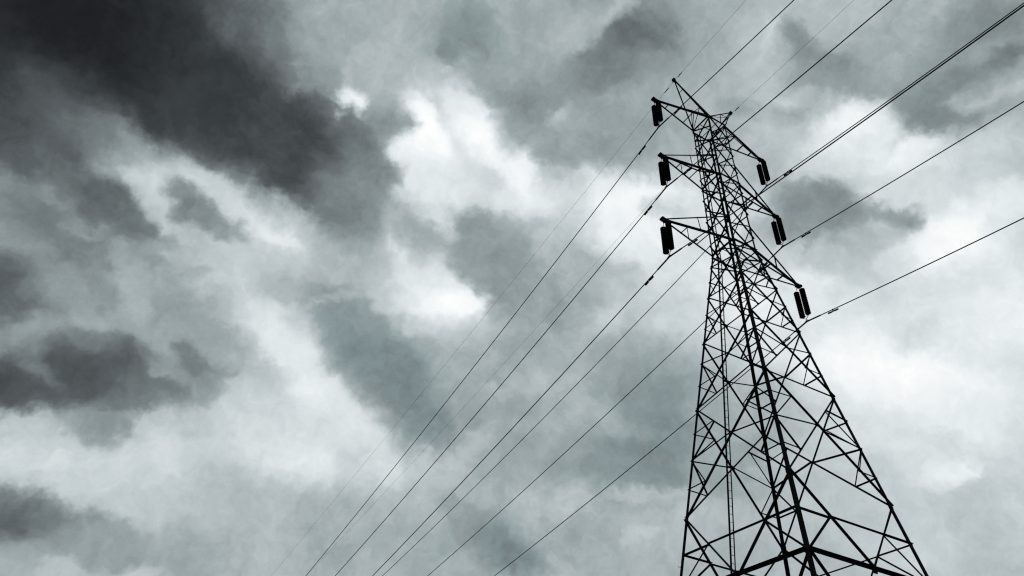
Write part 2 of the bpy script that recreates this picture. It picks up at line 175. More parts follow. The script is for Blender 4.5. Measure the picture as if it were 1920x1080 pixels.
    (66.56, 27.95, 2.01, 1.58, 174.5, 0.58, 0.7, 0.1), (60.7, 29.93, 1.63, 0.96, 177.2, 0.6, 0.5, 0.1), (65.38, 25.67, 3.55, 1.58, 145.5, 0.7, 0.5, 0),
    (48.06, 30.65, 5.06, 2.81, -140.6, 0.58, 0.85, 0.1), (49.78, 26.79, 5.08, 1.79, -172.9, 0.55, 0.9, 0.25), (51.63, 25.48, 4.7, 1.31, -173.9, 0.55, 0.85, 0.25),
    (48.62, 25.21, 3.09, 1.3, -177.6, 0.53, 0.85, 0.25), (55.58, 26.09, 3.58, 1.02, -172.7, 0.57, 0.7, 0.1), (45.29, 32.45, 3.89, 3.18, -174.4, 0.59, 0.7, 0),
    (46.55, 28.2, 2.71, 2.33, -176, 0.54, 0.7, 0.1), (54.19, 28.05, 3.21, 1.18, -179.7, 0.6, 0.5, 0), (46.91, 32.57, 2.36, 0.56, 179.6, 0.66, 0.4, 0.1),
    (50.89, 23.67, 2.31, 0.38, -169, 0.78, 0.85, 0.3), (54.74, 23.78, 2.35, 0.54, -170.6, 0.74, 0.8, 0.3), (56.03, 24.07, 1.03, 0.46, 179.1, 0.76, 0.7, 0.3),
    (48.77, 23.7, 2.3, 0.34, -174, 0.77, 0.8, 0.3), (50.85, 24.13, 0.93, 0.34, -178.7, 0.74, 0.8, 0.3), (47.07, 23.93, 1.53, 0.34, 175, 0.76, 0.7, 0.2),
    (57.33, 23.17, 5.5, 0.99, -166.9, 0.73, 0.7, 0.1), (53.91, 22.64, 4.27, 0.91, -170.5, 0.73, 0.6, 0.1), (59.47, 22.91, 3.56, 1.14, -172.7, 0.7, 0.5, 0),
    (63.22, 21.41, 4.67, 1.66, -150.2, 0.53, 0.9, 0.15), (61.43, 19.83, 4.23, 1.86, -154.5, 0.51, 0.9, 0.15), (59.31, 18.65, 3.47, 1.16, -172.9, 0.52, 0.85, 0.1),
    (64.58, 22.26, 2.76, 0.98, -165.1, 0.57, 0.7, 0.1), (66.92, 20.59, 3.1, 1.85, 175.1, 0.62, 0.6, 0), (50.45, 20.98, 1.69, 0.62, 175.2, 0.77, 0.7, 0.2),
    (49.01, 21.17, 1.14, 0.44, -178.5, 0.76, 0.5, 0.2), (49.89, 20.39, 2.28, 0.58, -179, 0.72, 0.6, 0.2), (51.59, 19.14, 6.07, 1.44, -179.7, 0.7, 0.6, 0),
    (69.64, 18.23, 2.29, 0.25, -176.2, 0.73, 0.6, 0.3), (56.88, 20.74, 3.51, 1.63, 178.6, 0.66, 0.6, 0), (73.09, 18.52, 4.46, 1.43, 173.2, 0.62, 0.5, 0),
    (69.2, 21.88, 3.49, 1.5, 174, 0.66, 0.4, 0), (29.91, 55.27, 1.14, 0.59, 138.8, 0.88, 0.85, 0.2), (32.69, 55.54, 2.37, 1.87, 153.6, 0.74, 0.6, 0),
    (31.05, 54.32, 1.36, 0.45, 137.7, 0.82, 0.7, 0.1), (32.77, 54.02, 1.72, 1.13, 158.4, 0.74, 0.5, 0), (27.73, 56.23, 1.73, 1.38, -154.2, 0.7, 0.5, 0),
    (26.93, 54.4, 1.59, 1.12, -125.5, 0.53, 0.95, 0.45), (26.78, 53.08, 1.81, 1.2, -125.5, 0.53, 0.9, 0.4), (25.11, 51.41, 2.09, 1.03, -138.4, 0.52, 0.9, 0.3),
    (23.62, 51.05, 1.19, 0.77, -152.2, 0.52, 0.85, 0.3), (26.87, 51.35, 3.15, 1.4, -144.9, 0.55, 0.8, 0.2), (23.71, 49.98, 2.32, 1.2, -152.7, 0.57, 0.7, 0.1),
    (20.47, 51.59, 2.25, 1.37, -149.1, 0.58, 0.5, 0), (21.48, 49.2, 1.29, 1.39, -151, 0.56, 0.5, 0), (30.54, 50.38, 1.55, 0.52, -163.8, 0.84, 0.85, 0.3),
    (28.96, 50.68, 1.39, 0.37, -162.3, 0.8, 0.6, 0.2), (32.46, 52.02, 2.77, 1.29, 163.2, 0.76, 0.5, 0), (30.48, 49.27, 1.78, 0.51, -153.7, 0.6, 0.85, 0.3),
    (32.92, 49.57, 1.81, 0.75, -160.8, 0.68, 0.6, 0.1), (36.04, 51.4, 1.85, 0.83, -162.9, 0.6, 0.7, 0.25), (34.79, 50.76, 1.46, 0.9, -162, 0.62, 0.6, 0.2),
    (33.21, 48.85, 2.17, 0.75, -161.3, 0.74, 0.5, 0), (24.48, 47.66, 2.94, 1.67, -165.2, 0.95, 0.92, 0.35), (26.28, 47.24, 2.71, 1.6, -156.1, 0.94, 0.85, 0.25),
    (23.2, 46.25, 2.28, 1.43, -153.8, 0.96, 0.85, 0.3), (25.54, 45.63, 4.34, 1.46, -156.1, 0.92, 0.7, 0.1), (27.71, 46.47, 2.74, 1.84, -157.6, 0.88, 0.6, 0),
    (12.99, 49.57, 3.84, 2.02, -178.1, 0.53, 0.85, 0.1), (11.8, 46.78, 1.34, 0.87, -166.8, 0.47, 0.9, 0.4), (10.78, 46.64, 1.07, 0.85, -153.8, 0.49, 0.85, 0.3),
    (12.79, 46.69, 0.82, 0.47, -167.7, 0.53, 0.7, 0.2), (15.42, 46.94, 2.28, 1.03, -169.7, 0.51, 0.85, 0.25), (17.22, 47.14, 1.76, 1.18, -171, 0.54, 0.8, 0.2),
    (18.79, 46.2, 1.9, 1.22, -139.1, 0.52, 0.85, 0.25), (17.4, 44.65, 2.08, 1.17, -155.1, 0.49, 0.92, 0.35), (18.44, 44.09, 1.19, 0.7, -162.1, 0.52, 0.8, 0.4),
    (18.97, 47.46, 1.55, 1.03, -149.5, 0.58, 0.6, 0.1), (16.33, 44.19, 1.15, 0.69, -160.3, 0.55, 0.7, 0.3), (19.37, 49.99, 3.48, 2.05, -148.8, 0.67, 0.6, 0),
    (13.95, 45.07, 3.05, 0.88, -163.7, 0.76, 0.8, 0.2), (14.83, 45.09, 0.87, 0.53, -146.8, 0.7, 0.5, 0.2), (16.19, 51.45, 2.76, 1.65, -145.1, 0.66, 0.6, 0),
    (9.25, 48.81, 2.47, 1.88, -139.4, 0.52, 0.6, 0), (12.32, 44.87, 1.62, 0.67, -162.5, 0.78, 0.6, 0.1), (22.05, 43.88, 4.09, 1.65, -162.9, 0.97, 0.85, 0.2),
    (20.13, 43.96, 1.83, 0.85, -175.2, 0.97, 0.8, 0.3), (26.07, 44.56, 3.67, 0.37, -160.3, 0.82, 0.75, 0.2), (27.45, 44.81, 1.36, 0.59, -158.1, 0.82, 0.6, 0.2),
    (22.13, 44.61, 1.29, 0.35, 155.6, 0.8, 0.7, 0.2), (23.08, 44.63, 0.84, 0.32, -154.5, 0.82, 0.6, 0.2), (15.98, 42.66, 3.7, 1.57, -161, 0.83, 0.6, 0),
    (18.28, 42.45, 3.24, 1.4, -174.8, 0.88, 0.5, 0), (32.05, 43.53, 2.98, 1.53, -170.8, 0.54, 0.95, 0.3), (29.61, 43.33, 2.09, 1.2, -155, 0.53, 0.95, 0.3),
    (31.06, 42.18, 3.87, 1.74, -162, 0.53, 0.9, 0.2), (28.26, 41.86, 2.41, 1.26, -149.1, 0.54, 0.9, 0.35), (34.22, 41.69, 2.9, 1.78, -164.5, 0.57, 0.85, 0.2),
    (31.02, 40.98, 3.14, 1.29, -167.8, 0.56, 0.8, 0.25), (26.49, 41.56, 2.02, 0.58, -147.8, 0.58, 0.8, 0.3), (27.21, 43.15, 1.34, 0.45, -169.5, 0.72, 0.5, 0.2),
    (25.1, 40.55, 1.64, 0.87, -152.5, 0.57, 0.9, 0.4), (23.89, 39.97, 1.28, 0.86, -151.7, 0.57, 0.9, 0.3), (23.66, 39.63, 0.95, 0.58, -157.3, 0.56, 0.7, 0.3),
    (24.71, 39.45, 1.29, 0.44, -158.2, 0.66, 0.6, 0.2), (22.61, 40.14, 0.94, 0.29, -179.1, 0.74, 0.5, 0.2), (29.84, 39.1, 5.15, 1.73, -178.7, 0.72, 0.85, 0.15),
    (28.16, 39.85, 3.03, 1.12, -171.8, 0.7, 0.7, 0.1), (31.22, 37.85, 3.12, 0.91, -169.3, 0.76, 0.6, 0.1), (33.07, 37.86, 2.49, 1.22, -154.4, 0.94, 0.85, 0.25),
    (31.69, 37.17, 1.54, 0.68, -153.6, 0.93, 0.8, 0.3), (31.29, 36.37, 1.54, 0.83, -142.8, 0.86, 0.7, 0.3), (31.94, 36.43, 0.91, 0.76, -164.9, 0.82, 0.6, 0.2),
    (30.5, 36.11, 0.62, 1.12, -142.2, 0.93, 0.6, 0.3), (34.09, 36.09, 2.14, 1.54, -166.5, 0.92, 0.6, 0), (20.9, 37.61, 6.15, 2.42, 171.4, 1, 0.95, 0.2),
    (24.43, 37.22, 3.22, 1.43, 172.6, 0.96, 0.7, 0.1), (27.94, 37.05, 4.03, 1.25, 176, 0.8, 0.7, 0.1), (26.89, 35.41, 3.96, 1.23, 175.9, 0.84, 0.7, 0.1),
    (26.03, 33.45, 3.57, 1.42, 175.4, 0.86, 0.5, 0), (26.51, 32.25, 2.63, 1.19, 169.2, 0.8, 0.8, 0.25), (27.87, 31.83, 1.63, 0.79, -175.5, 0.81, 0.6, 0.3),
    (17.9, 36.51, 2.27, 2.05, -154.4, 0.84, 0.7, 0.1), (17.19, 38.52, 3.14, 1.7, -176.6, 0.9, 0.6, 0), (20.76, 31.54, 4.57, 2.75, -159.6, 0.95, 0.7, 0),
    (30.54, 31.1, 5.64, 2.59, -157.5, 0.99, 0.9, 0.2), (27.53, 28.59, 7.21, 2.14, -165.8, 0.98, 0.8, 0.1), (33.25, 33.77, 1.76, 0.23, -175.5, 0.82, 0.5, 0.2),
    (31.22, 32.77, 2.06, 1.48, -133.1, 0.94, 0.6, 0), (24.58, 26.83, 5, 2.41, -165, 0.91, 0.6, 0), (27.79, 24.87, 3.92, 1.19, -158.8, 0.83, 0.85, 0.15),
    (25.4, 23.87, 2.32, 0.88, -167.3, 0.8, 0.5, 0.1), (32.49, 26.24, 4.31, 2.16, -169.7, 0.88, 0.6, 0), (28.01, 22.79, 1.83, 0.67, -174.7, 0.94, 0.8, 0.25),
    (26.84, 22.92, 1.11, 0.55, 175.2, 0.97, 0.85, 0.3), (29.37, 22.54, 1.81, 0.76, -161.1, 0.89, 0.7, 0.15), (28.06, 22.15, 3.3, 0.67, -169.6, 0.88, 0.6, 0.1),
    (25.57, 21.7, 3.14, 1.12, -168.7, 0.75, 0.7, 0.05), (29.09, 21.13, 5.45, 0.94, -170.6, 0.76, 0.7, 0.1), (34.59, 21.53, 5.94, 2.79, -172.8, 0.8, 0.5, 0),
    (27.23, 19.84, 3.18, 0.78, -170.6, 0.74, 0.5, 0.1), (31.85, 18.83, 4.96, 1.33, -173, 0.83, 0.6, 0), (31.4, 18.12, 1.84, 0.46, -173.2, 0.87, 0.5, 0.2),
    (26.41, 17.8, 3.91, 1.58, -171.5, 0.74, 0.7, 0), (79.5, 42.92, 4.29, 2.8, -154.7, 0.52, 0.8, 0.15), (77.24, 46.25, 2.35, 2.01, -154, 0.5, 0.6, 0.1),
    (104.87, 41.25, 3.56, 2.06, -173.4, 0.34, 0.85, 0), (102.34, 41.89, 2.17, 1.4, -167.7, 0.42, 0.7, 0), (102.26, 41.44, 2.79, 1.82, -169.6, 0.45, 0.75, 0),
    (99.95, 41.5, 1.93, 1.21, -166.1, 0.56, 0.6, 0), (101.3, 37.98, 3.43, 1.74, -170.6, 0.38, 0.8, 0.1), (89.58, 28.5, 1.79, 0.56, -161.2, 0.68, 0.8, 0.2),
    (97.89, 25.84, 1.95, 0.56, -156.5, 0.52, 0.7, 0), (91.02, 14.88, 1.58, 0.96, 168.3, 0.76, 0.6, 0.3), (86.49, 15.4, 1.77, 0.66, 169.7, 0.76, 0.6, 0.3),
    (88.96, 16.07, 6.22, 0.52, 173.7, 0.58, 0.8, 0.2), (27.64, 22.86, 2.16, 0.79, -179.9, 0.96, 0.8, 0.2), (25.76, 22.07, 1.69, 0.67, -156.9, 0.76, 0.7, 0.2),
    (78.66, 36.37, 2.93, 0.32, 149.8, 0.75, 0.7, 0.1), (67.02, 27.91, 2.4, 1.82, -126.9, 0.52, 0.8, 0.2), (50.67, 23.67, 3.08, 0.53, -170.9, 0.77, 0.6, 0.2),
    (50.25, 21.02, 1.92, 0.66, 175.3, 0.79, 0.5, 0.2), (100.18, 33.45, 10.24, 11.61, 152.4, 0.46, 0.2, 0), (108.15, 47.05, 8.54, 4.4, 161.4, 0.11, 0.55, 0),
    (104.47, 37.02, 3.45, 2.06, 158.8, 0.42, 0.3, 0), (82.2, 51.67, 1.52, 0.76, 168.2, 1, 0.7, 0.2), (40.46, 30.39, 5.57, 3.48, -172.3, 0.67, 0.8, 0),
    (39.74, 25.72, 4.69, 3.35, -173.5, 0.66, 0.8, 0), (39.14, 37.35, 3.76, 2.37, -169.4, 0.94, 0.8, 0), (43.23, 40.32, 4.28, 2.41, -171.3, 0.89, 0.6, 0),
    (35.41, 47.53, 4.05, 1.91, -163.5, 0.7, 0.6, 0), (34.39, 45.73, 2.92, 1.92, -163.3, 0.62, 0.6, 0), (42.96, 33.83, 3.46, 2.38, -172.8, 0.74, 0.6, 0),
    (43.26, 29.51, 2.28, 2.33, -174.1, 0.62, 0.6, 0), (43.05, 20.85, 6.15, 2.87, -176.4, 0.74, 0.6, 0), (36.57, 40.54, 2.96, 1.95, -166.6, 0.72, 0.6, 0),
    (36.42, 24.61, 3.8, 2.54, -172.3, 0.8, 0.6, 0), (40.93, 24.9, 1.21, 0.53, -153.4, 0.76, 0.6, 0.3), (38.96, 21.98, 3.85, 1.43, -174.4, 0.78, 0.5, 0),
    
]

# they are gathered into a chart centred on azimuth 61, elevation 39 degrees: rows of equal
# chart latitude from 23.1 degrees below to 23.1 above, columns 37.5 degrees to either side
CHART_AZ, CHART_EL, CHART_LON, CHART_LAT = math.radians(61), math.radians(39), 37.5, 23.1
CHART_COLS, CHART_ROWS = 187, 114
CHART_C = Vector((math.cos(CHART_EL) * math.cos(CHART_AZ), math.cos(CHART_EL) * math.sin(CHART_AZ), math.sin(CHART_EL)))
CHART_E = Vector((math.sin(CHART_AZ), -math.cos(CHART_AZ), 0))
CHART_N = CHART_E.cross(CHART_C)
EDGE = 0.2
def cloud_chart():
    k = 3
    lo = np.radians(-CHART_LON + ((np.arange(CHART_COLS * k) + 0.5) / k - 0.5) * (2 * CHART_LON / (CHART_COLS - 1)))
    la = np.radians(-CHART_LAT + ((np.arange(CHART_ROWS * k) + 0.5) / k - 0.5) * (2 * CHART_LAT / (CHART_ROWS - 1)))
    lo, la = np.meshgrid(lo, la)
    d = [np.cos(la) * np.cos(lo) * CHART_C[i] + np.cos(la) * np.sin(lo) * CHART_E[i] + np.sin(la) * CHART_N[i] for i in range(3)]
    v = np.full(lo.shape, 0.70)
    for az, el, s1, s2, rot, val, op, inner in CLOUDS:
        az, el, rot = math.radians(az), math.radians(el), math.radians(rot)
        c = Vector((math.cos(el) * math.cos(az), math.cos(el) * math.sin(az), math.sin(el)))
        ea = Vector((-math.sin(az), math.cos(az), 0))
        e1 = ea * math.cos(rot) + c.cross(ea) * math.sin(rot)
        e2 = c.cross(e1)
        q = sum(d[i] * e1[i] for i in range(3)) ** 2 / math.radians(s1) ** 2 + sum(d[i] * e2[i] for i in range(3)) ** 2 / math.radians(s2) ** 2
        t = np.clip((1 - q) / (1 - (inner * EDGE) ** 1.5), 0, 1)
        v += (val - v) * op * t * t * (3 - 2 * t)
    v = v.reshape(CHART_ROWS, k, CHART_COLS, k).mean((1, 3))
    # vapour thins out gradually: ease every mass into its neighbours
    soft = v
    for _ in range(10):
        q = np.pad(soft, 1, mode='edge')
        soft = (q[1:-1, 1:-1] * 2 + q[:-2, 1:-1] + q[2:, 1:-1] + q[1:-1, :-2] + q[1:-1, 2:]) / 6
    return np.clip(v + SOFTEN * (soft - v), 0.05, 1.0)
SOFTEN = 0.22
# directions in which the blue air shows through thin veils: azimuth, elevation, radius, amount
GAPS = [(73.63, 33.2, 6.54, 1), (69.14, 29.71, 5.5, 1), (69.06, 57.83, 4.31, 0.8), (50.19, 27.19, 7.97, 0.7), (61.89, 20.55, 6.63, 0.8), (45.98, 32.5, 3.99, 0.6), (14.68, 47.99, 5.02, 0.25)]
def build_sky():
    w = bpy.data.worlds.new('World')
    scene.world = w
    w.use_nodes = True
    nt = w.node_tree
    nt.nodes.clear()
    L = nt.links.new
    def N(t, **k):
        n = nt.nodes.new(t)
        for a, b in k.items():
            setattr(n, a, b)
        return n
    def link_or_set(sock, v):
        if hasattr(v, 'is_output'):
            L(v, sock)
        else:
            sock.default_value = v
    def vmath(op, a, b=None, sc=None):
        n = N('ShaderNodeVectorMath', operation=op)
        link_or_set(n.inputs[0], a)
        if b is not None:
            link_or_set(n.inputs[1], b)
        if sc is not None:
            n.inputs['Scale'].default_value = sc
        return n.outputs['Value'] if op in ('LENGTH', 'DOT_PRODUCT') else n.outputs['Vector']
    def math_(op, a, b=None, clamp=False):
        n = N('ShaderNodeMath', operation=op, use_clamp=clamp)
        link_or_set(n.inputs[0], a)
        if b is not None:
            link_or_set(n.inputs[1], b)
        return n.outputs[0]
    def noise(vec, scale, detail=3.0, rough=0.5, dist=0.0, col=False):
        n = N('ShaderNodeTexNoise')
        L(vec, n.inputs['Vector'])
        n.inputs['Scale'].default_value = scale
        n.inputs['Detail'].default_value = detail
        n.inputs['Roughness'].default_value = rough
        n.inputs['Distortion'].default_value = dist
        return n.outputs['Color'] if col else n.outputs['Fac']
    d = N('ShaderNodeTexCoord').outputs['Generated']
    # curl the outlines of the clouds
    w1 = vmath('SUBTRACT', noise(d, 6.0, 2, 0.5, 0, True), (0.5, 0.5, 0.5))
    w2 = vmath('SUBTRACT', noise(d, 19.0, 4, 0.5, 0.0, True), (0.5, 0.5, 0.5))
    dw = vmath('ADD', d, vmath('SCALE', w1, sc=WARP1))
    dw = vmath('ADD', dw, vmath('SCALE', w2, sc=WARP2))
    w3 = vmath('SUBTRACT', noise(d, 58.0, 4, 0.55, 0.0, True), (0.5, 0.5, 0.5))
    dw = vmath('ADD', dw, vmath('SCALE', w3, sc=WARP3))
    lon = math_('ARCTAN2', vmath('DOT_PRODUCT', dw, CHART_E), vmath('DOT_PRODUCT', dw, CHART_C))
    lat = math_('ARCSINE', vmath('DOT_PRODUCT', dw, CHART_N))
    rows = cloud_chart()
    NR, NC = rows.shape
    def to_unit(x, half, size):
        m = N('ShaderNodeMapRange', clamp=True)
        L(x, m.inputs['Value'])
        m.inputs['From Min'].default_value = -math.radians(half)
        m.inputs['From Max'].default_value = math.radians(half)
        m.inputs['To Min'].default_value = 0
        m.inputs['To Max'].default_value = size
        return m.outputs['Result']
    NSEG = (NC - 1) // 31
    col = to_unit(lon, CHART_LON, NSEG)
    row = to_unit(lat, CHART_LAT, NR - 1)
    def band(g0):
        """three neighbouring rows of the chart as a node group: brightness along each row in colour ramps"""
        gt = bpy.data.node_groups.new('cloud_band', 'ShaderNodeTree')
        gt.interface.new_socket('column', in_out='INPUT', socket_type='NodeSocketFloat')
        gt.interface.new_socket('row', in_out='INPUT', socket_type='NodeSocketFloat')
        gt.interface.new_socket('share', in_out='OUTPUT', socket_type='NodeSocketFloat')
        gi, go = gt.nodes.new('NodeGroupInput'), gt.nodes.new('NodeGroupOutput')
        GL = gt.links.new
        def vm(op, a, b=None, c=None):
            n = gt.nodes.new('ShaderNodeVectorMath')
            n.operation = op
            for i, x in enumerate((a, b, c)):
                if x is None:
                    continue
                if hasattr(x, 'is_output'):
                    GL(x, n.inputs[i])
                else:
                    n.inputs[i].default_value = x
            return n.outputs['Value'] if op == 'DOT_PRODUCT' else n.outputs['Vector']
        acc = base = None
        for s in range(NSEG):
            rp = gt.nodes.new('ShaderNodeValToRGB')
            el = rp.color_ramp.elements
            for i in range(1, 31):
                el.new(i / 31)
            for i in range(32):
                v3 = [float(rows[g0 + j][s * 31 + i]) for j in range(3)]
                if s:
                    v3 = [(a - float(rows[g0 + j][s * 31])) * 0.5 + 0.5 for j, a in enumerate(v3)]
                el[i].color = (*v3, 1)
            if s == 0:
                GL(gi.outputs[0], rp.inputs[0])
                base = rp.outputs['Color']
            else:
                sb = gt.nodes.new('ShaderNodeMath')
                sb.operation = 'SUBTRACT'
                GL(gi.outputs[0], sb.inputs[0])
                sb.inputs[1].default_value = s
                GL(sb.outputs[0], rp.inputs[0])
                acc = rp.outputs['Color'] if acc is None else vm('ADD', acc, rp.outputs['Color'])
        full = vm('MULTIPLY_ADD', acc, (2, 2, 2), base)
        dist = vm('ABSOLUTE', vm('SUBTRACT', gi.outputs[1], (g0, g0 + 1, g0 + 2)))
        wgt = vm('MAXIMUM', vm('SUBTRACT', (1, 1, 1), dist), (0, 0, 0))
        GL(vm('DOT_PRODUCT', full, wgt), go.inputs[0])
        return gt
    total = None
    here = col
    for g0 in range(0, NR, 3):
        if total is not None and (g0 // 3) % 3 == 0:
            # same column, but known only once the sum so far is: keeps Cycles' node stack short
            m = N('ShaderNodeMath', operation='MULTIPLY_ADD')
            L(total, m.inputs[0])
            m.inputs[1].default_value = 1e-7
            L(col, m.inputs[2])
            here = m.outputs[0]
        gn = N('ShaderNodeGroup')
        gn.node_tree = band(g0)
        L(here, gn.inputs[0])
        L(row, gn.inputs[1])
        total = gn.outputs[0] if total is None else math_('ADD', total, gn.outputs[0])
    v = math_('SUBTRACT', total, float(NSEG - 1))
    g = None
    for az, elv, rad, amt in GAPS:
        az, elv = math.radians(az), math.radians(elv)
        cc = (math.cos(elv) * math.cos(az), math.cos(elv) * math.sin(az), math.sin(elv))
        m = N('ShaderNodeMapRange', interpolation_type='SMOOTHSTEP')
        L(vmath('DOT_PRODUCT', dw, cc), m.inputs['Value'])
        m.inputs['From Min'].default_value = math.cos(math.radians(rad))
        m.inputs['From Max'].default_value = 1.0
        m.inputs['To Max'].default_value = amt
        g = m.outputs['Result'] if g is None else math_('MAXIMUM', g, m.outputs['Result'])
    # billows and wisps inside the masses; strongest in the half-lit ones
    n1 = math_('SUBTRACT', noise(vmath('ADD', dw, (3.1, 1.7, 0.4)), 8.0, 7, 0.55, 0.3), 0.5)
    n2 = math_('SUBTRACT', noise(vmath('ADD', dw, (7.3, 2.2, 5.1)), 26.0, 6, 0.6, 0.5), 0.5)
    n3 = math_('SUBTRACT', noise(dw, 75.0, 4, 0.6), 0.5)
    nn = math_('ADD', math_('ADD', math_('MULTIPLY', n1, DET1), math_('MULTIPLY', n2, DET2)), math_('MULTIPLY', n3, DET3))
    # outside the charted part of the sky the overcast carries on as broken grey cloud
    far = math_('MAXIMUM', math_('DIVIDE', math_('ABSOLUTE', lon), math.radians(CHART_LON)), math_('DIVIDE', math_('ABSOLUTE', lat), math.radians(CHART_LAT)))
    fm = N('ShaderNodeMapRange', interpolation_type='SMOOTHSTEP')
    L(far, fm.inputs['Value'])
    fm.inputs['From Min'].default_value = 0.97
    fm.inputs['From Max'].default_value = 1.25
    fx = N('ShaderNodeMix', data_type='FLOAT')
    L(fm.outputs['Result'], fx.inputs[0])
    L(v, fx.inputs[2])
    L(math_('ADD', math_('MULTIPLY', math_('SUBTRACT', noise(d, 2.6, 6, 0.55), 0.5), 1.6), 0.62), fx.inputs[3])
    v = math_('MAXIMUM', fx.outputs[0], 0.06)
    amp = math_('MULTIPLY', math_('MULTIPLY', v, math_('SUBTRACT', 1.12, v)), 4.0)
    v = math_('ADD', v, math_('MULTIPLY', nn, amp), True)
    ramp = N('ShaderNodeValToRGB')
    L(v, ramp.inputs[0])
    def lin(c):
        c /= 255.0
        return c / 12.92 if c <= 0.04045 else ((c + 0.055) / 1.055) ** 2.4
    stops = [(0.0, (14, 15, 17)), (0.13, (32, 34, 37)), (0.25, (60, 65, 67)), (0.37, (90, 96, 99)), (0.5, (119, 129, 131)), (0.65, (157, 168, 170)),
             (0.8, (198, 207, 210)), (0.92, (232, 238, 240)), (1.0, (255, 255, 255))]
    el = ramp.color_ramp.elements
    while len(el) < len(stops):
        el.new(0.5)
    for e, (p, c) in zip(el, stops):
        e.position = p
        e.color = (lin(c[0]), lin(c[1]), lin(c[2]), 1)
    # the blue air seen through thin cloud is the physical sky
    sky = N('ShaderNodeTexSky', sky_type='NISHITA')
    sky.sun_disc = False
    sky.sun_elevation = SUN_EL
    sky.sun_rotation = math.pi / 2 - SUN_AZ
    sky.air_density = 1.0
    sky.dust_density = 1.5
    g = math_('MULTIPLY', g, math_('MULTIPLY', math_('SUBTRACT', 0.70, v), 6.0, True))
    tint = N('ShaderNodeMix', data_type='RGBA', blend_type='MULTIPLY')
    L(g, tint.inputs[0])
    L(ramp.outputs['Color'], tint.inputs[6])
    tint.inputs[7].default_value = (0.89, 1.0, 1.01, 1)          # thin veils let the blue air through
    bg1 = N('ShaderNodeBackground')
    L(sky.outputs['Color'], bg1.inputs['Color'])
    bg1.inputs['Strength'].default_value = 0.05
    bg2 = N('ShaderNodeBackground')
    L(tint.outputs[2], bg2.inputs['Color'])
    bg2.inputs['Strength'].default_value = 1.0
    mix = N('ShaderNodeMixShader')
    L(math_('MULTIPLY', g, 0.06), mix.inputs[0])
    L(bg2.outputs[0], mix.inputs[1])
    L(bg1.outputs[0], mix.inputs[2])
    out = N('ShaderNodeOutputWorld')
    L(mix.outputs[0], out.inputs['Surface'])
    w.cycles.sampling_method = 'NONE'
WARP1, WARP2, WARP3, DET1, DET2, DET3 = 0.02, 0.034, 0.024, 0.16, 0.14, 0.07
build_sky()

# ------------------------------------------------------------------ materials
def steel(name, base, rough, metal, var=0.35, scale=9.0):
    m = bpy.data.materials.new(name)
    m.use_nodes = True
    nt = m.node_tree
    b = nt.nodes['Principled BSDF']
    tc = nt.nodes.new('ShaderNodeTexCoord')
    nz = nt.nodes.new('ShaderNodeTexNoise')
    nz.inputs['Scale'].default_value = scale
    nz.inputs['Detail'].default_value = 6
    nt.links.new(tc.outputs['Object'], nz.inputs['Vector'])
    rp = nt.nodes.new('ShaderNodeValToRGB')
    a = [c * (1 - var) for c in base]
    z = [min(1, c * (1 + var)) for c in base]
    rp.color_ramp.elements[0].position = 0.3
    rp.color_ramp.elements[1].position = 0.7
    rp.color_ramp.elements[0].color = (*a, 1)
    rp.color_ramp.elements[1].color = (*z, 1)
    nt.links.new(nz.outputs['Fac'], rp.inputs['Fac'])
    nt.links.new(rp.outputs['Color'], b.inputs['Base Color'])
    b.inputs['Roughness'].default_value = rough
    b.inputs['Metallic'].default_value = metal
    b.inputs['Specular IOR Level'].default_value = 0.08
    return m
M_STEEL = steel('silhouette_dark_steel', (0.0065, 0.0068, 0.007), 0.9, 0.0)  # galvanised steel, its base colour darkened to an underexposed silhouette
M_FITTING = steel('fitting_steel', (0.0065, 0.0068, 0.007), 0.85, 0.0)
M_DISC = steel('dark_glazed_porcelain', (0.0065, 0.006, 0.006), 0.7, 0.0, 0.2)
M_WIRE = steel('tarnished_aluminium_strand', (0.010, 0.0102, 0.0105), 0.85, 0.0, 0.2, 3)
M_CONC = steel('cast_concrete', (0.30, 0.29, 0.27), 0.9, 0.0, 0.2, 5)

# ------------------------------------------------------------------ helpers
def mesh_obj(name, bm, mat, parent=None, loc=None):
    me = bpy.data.meshes.new(name)
    if loc is not None:
        bmesh.ops.translate(bm, verts=bm.verts, vec=-Vector(loc))
    bm.normal_update()
    bm.to_mesh(me)
    bm.free()
    me.materials.append(mat)
    o = bpy.data.objects.new(name, me)
    COL.objects.link(o)
    if loc is not None:
        o.location = loc
    if parent is not None:
        o.parent = parent
    return o
def thing(name, label, cat, loc=(0, 0, 0), group=None):
    o = bpy.data.objects.new(name, None)
    COL.objects.link(o)
    o.location = loc
    o['label'] = label
    o['category'] = cat
    if group:
        o['group'] = group
    return o
def ring(bm, rows, closed_ends=True):
    n = len(rows[0])
    vs = [[bm.verts.new(p) for p in r] for r in rows]
    for a, b in zip(vs, vs[1:]):
        for i in range(n):
            bm.faces.new((a[i], a[(i + 1) % n], b[(i + 1) % n], b[i]))
    if closed_ends:
        bm.faces.new(list(reversed(vs[0])))
        bm.faces.new(vs[-1])
def angle_bar(bm, A, B, s, t, u, v, su=0.0, sv=0.0):
    """steel angle section from A to B: one flange along u, one along v"""
    ax = (B - A).normalized()
    u = (u - ax * u.dot(ax)).normalized()
    v = v - ax * v.dot(ax)
    v = (v - u * v.dot(u)).normalized()
    prof = [(0, 0), (s, 0), (s, t), (t, t), (t, s), (0, s)]
    if ax.dot(u.cross(v)) < 0:
        prof.reverse()
    ring(bm, [[p + u * (a + su) + v * (b + sv) for a, b in prof] for p in (A, B)])
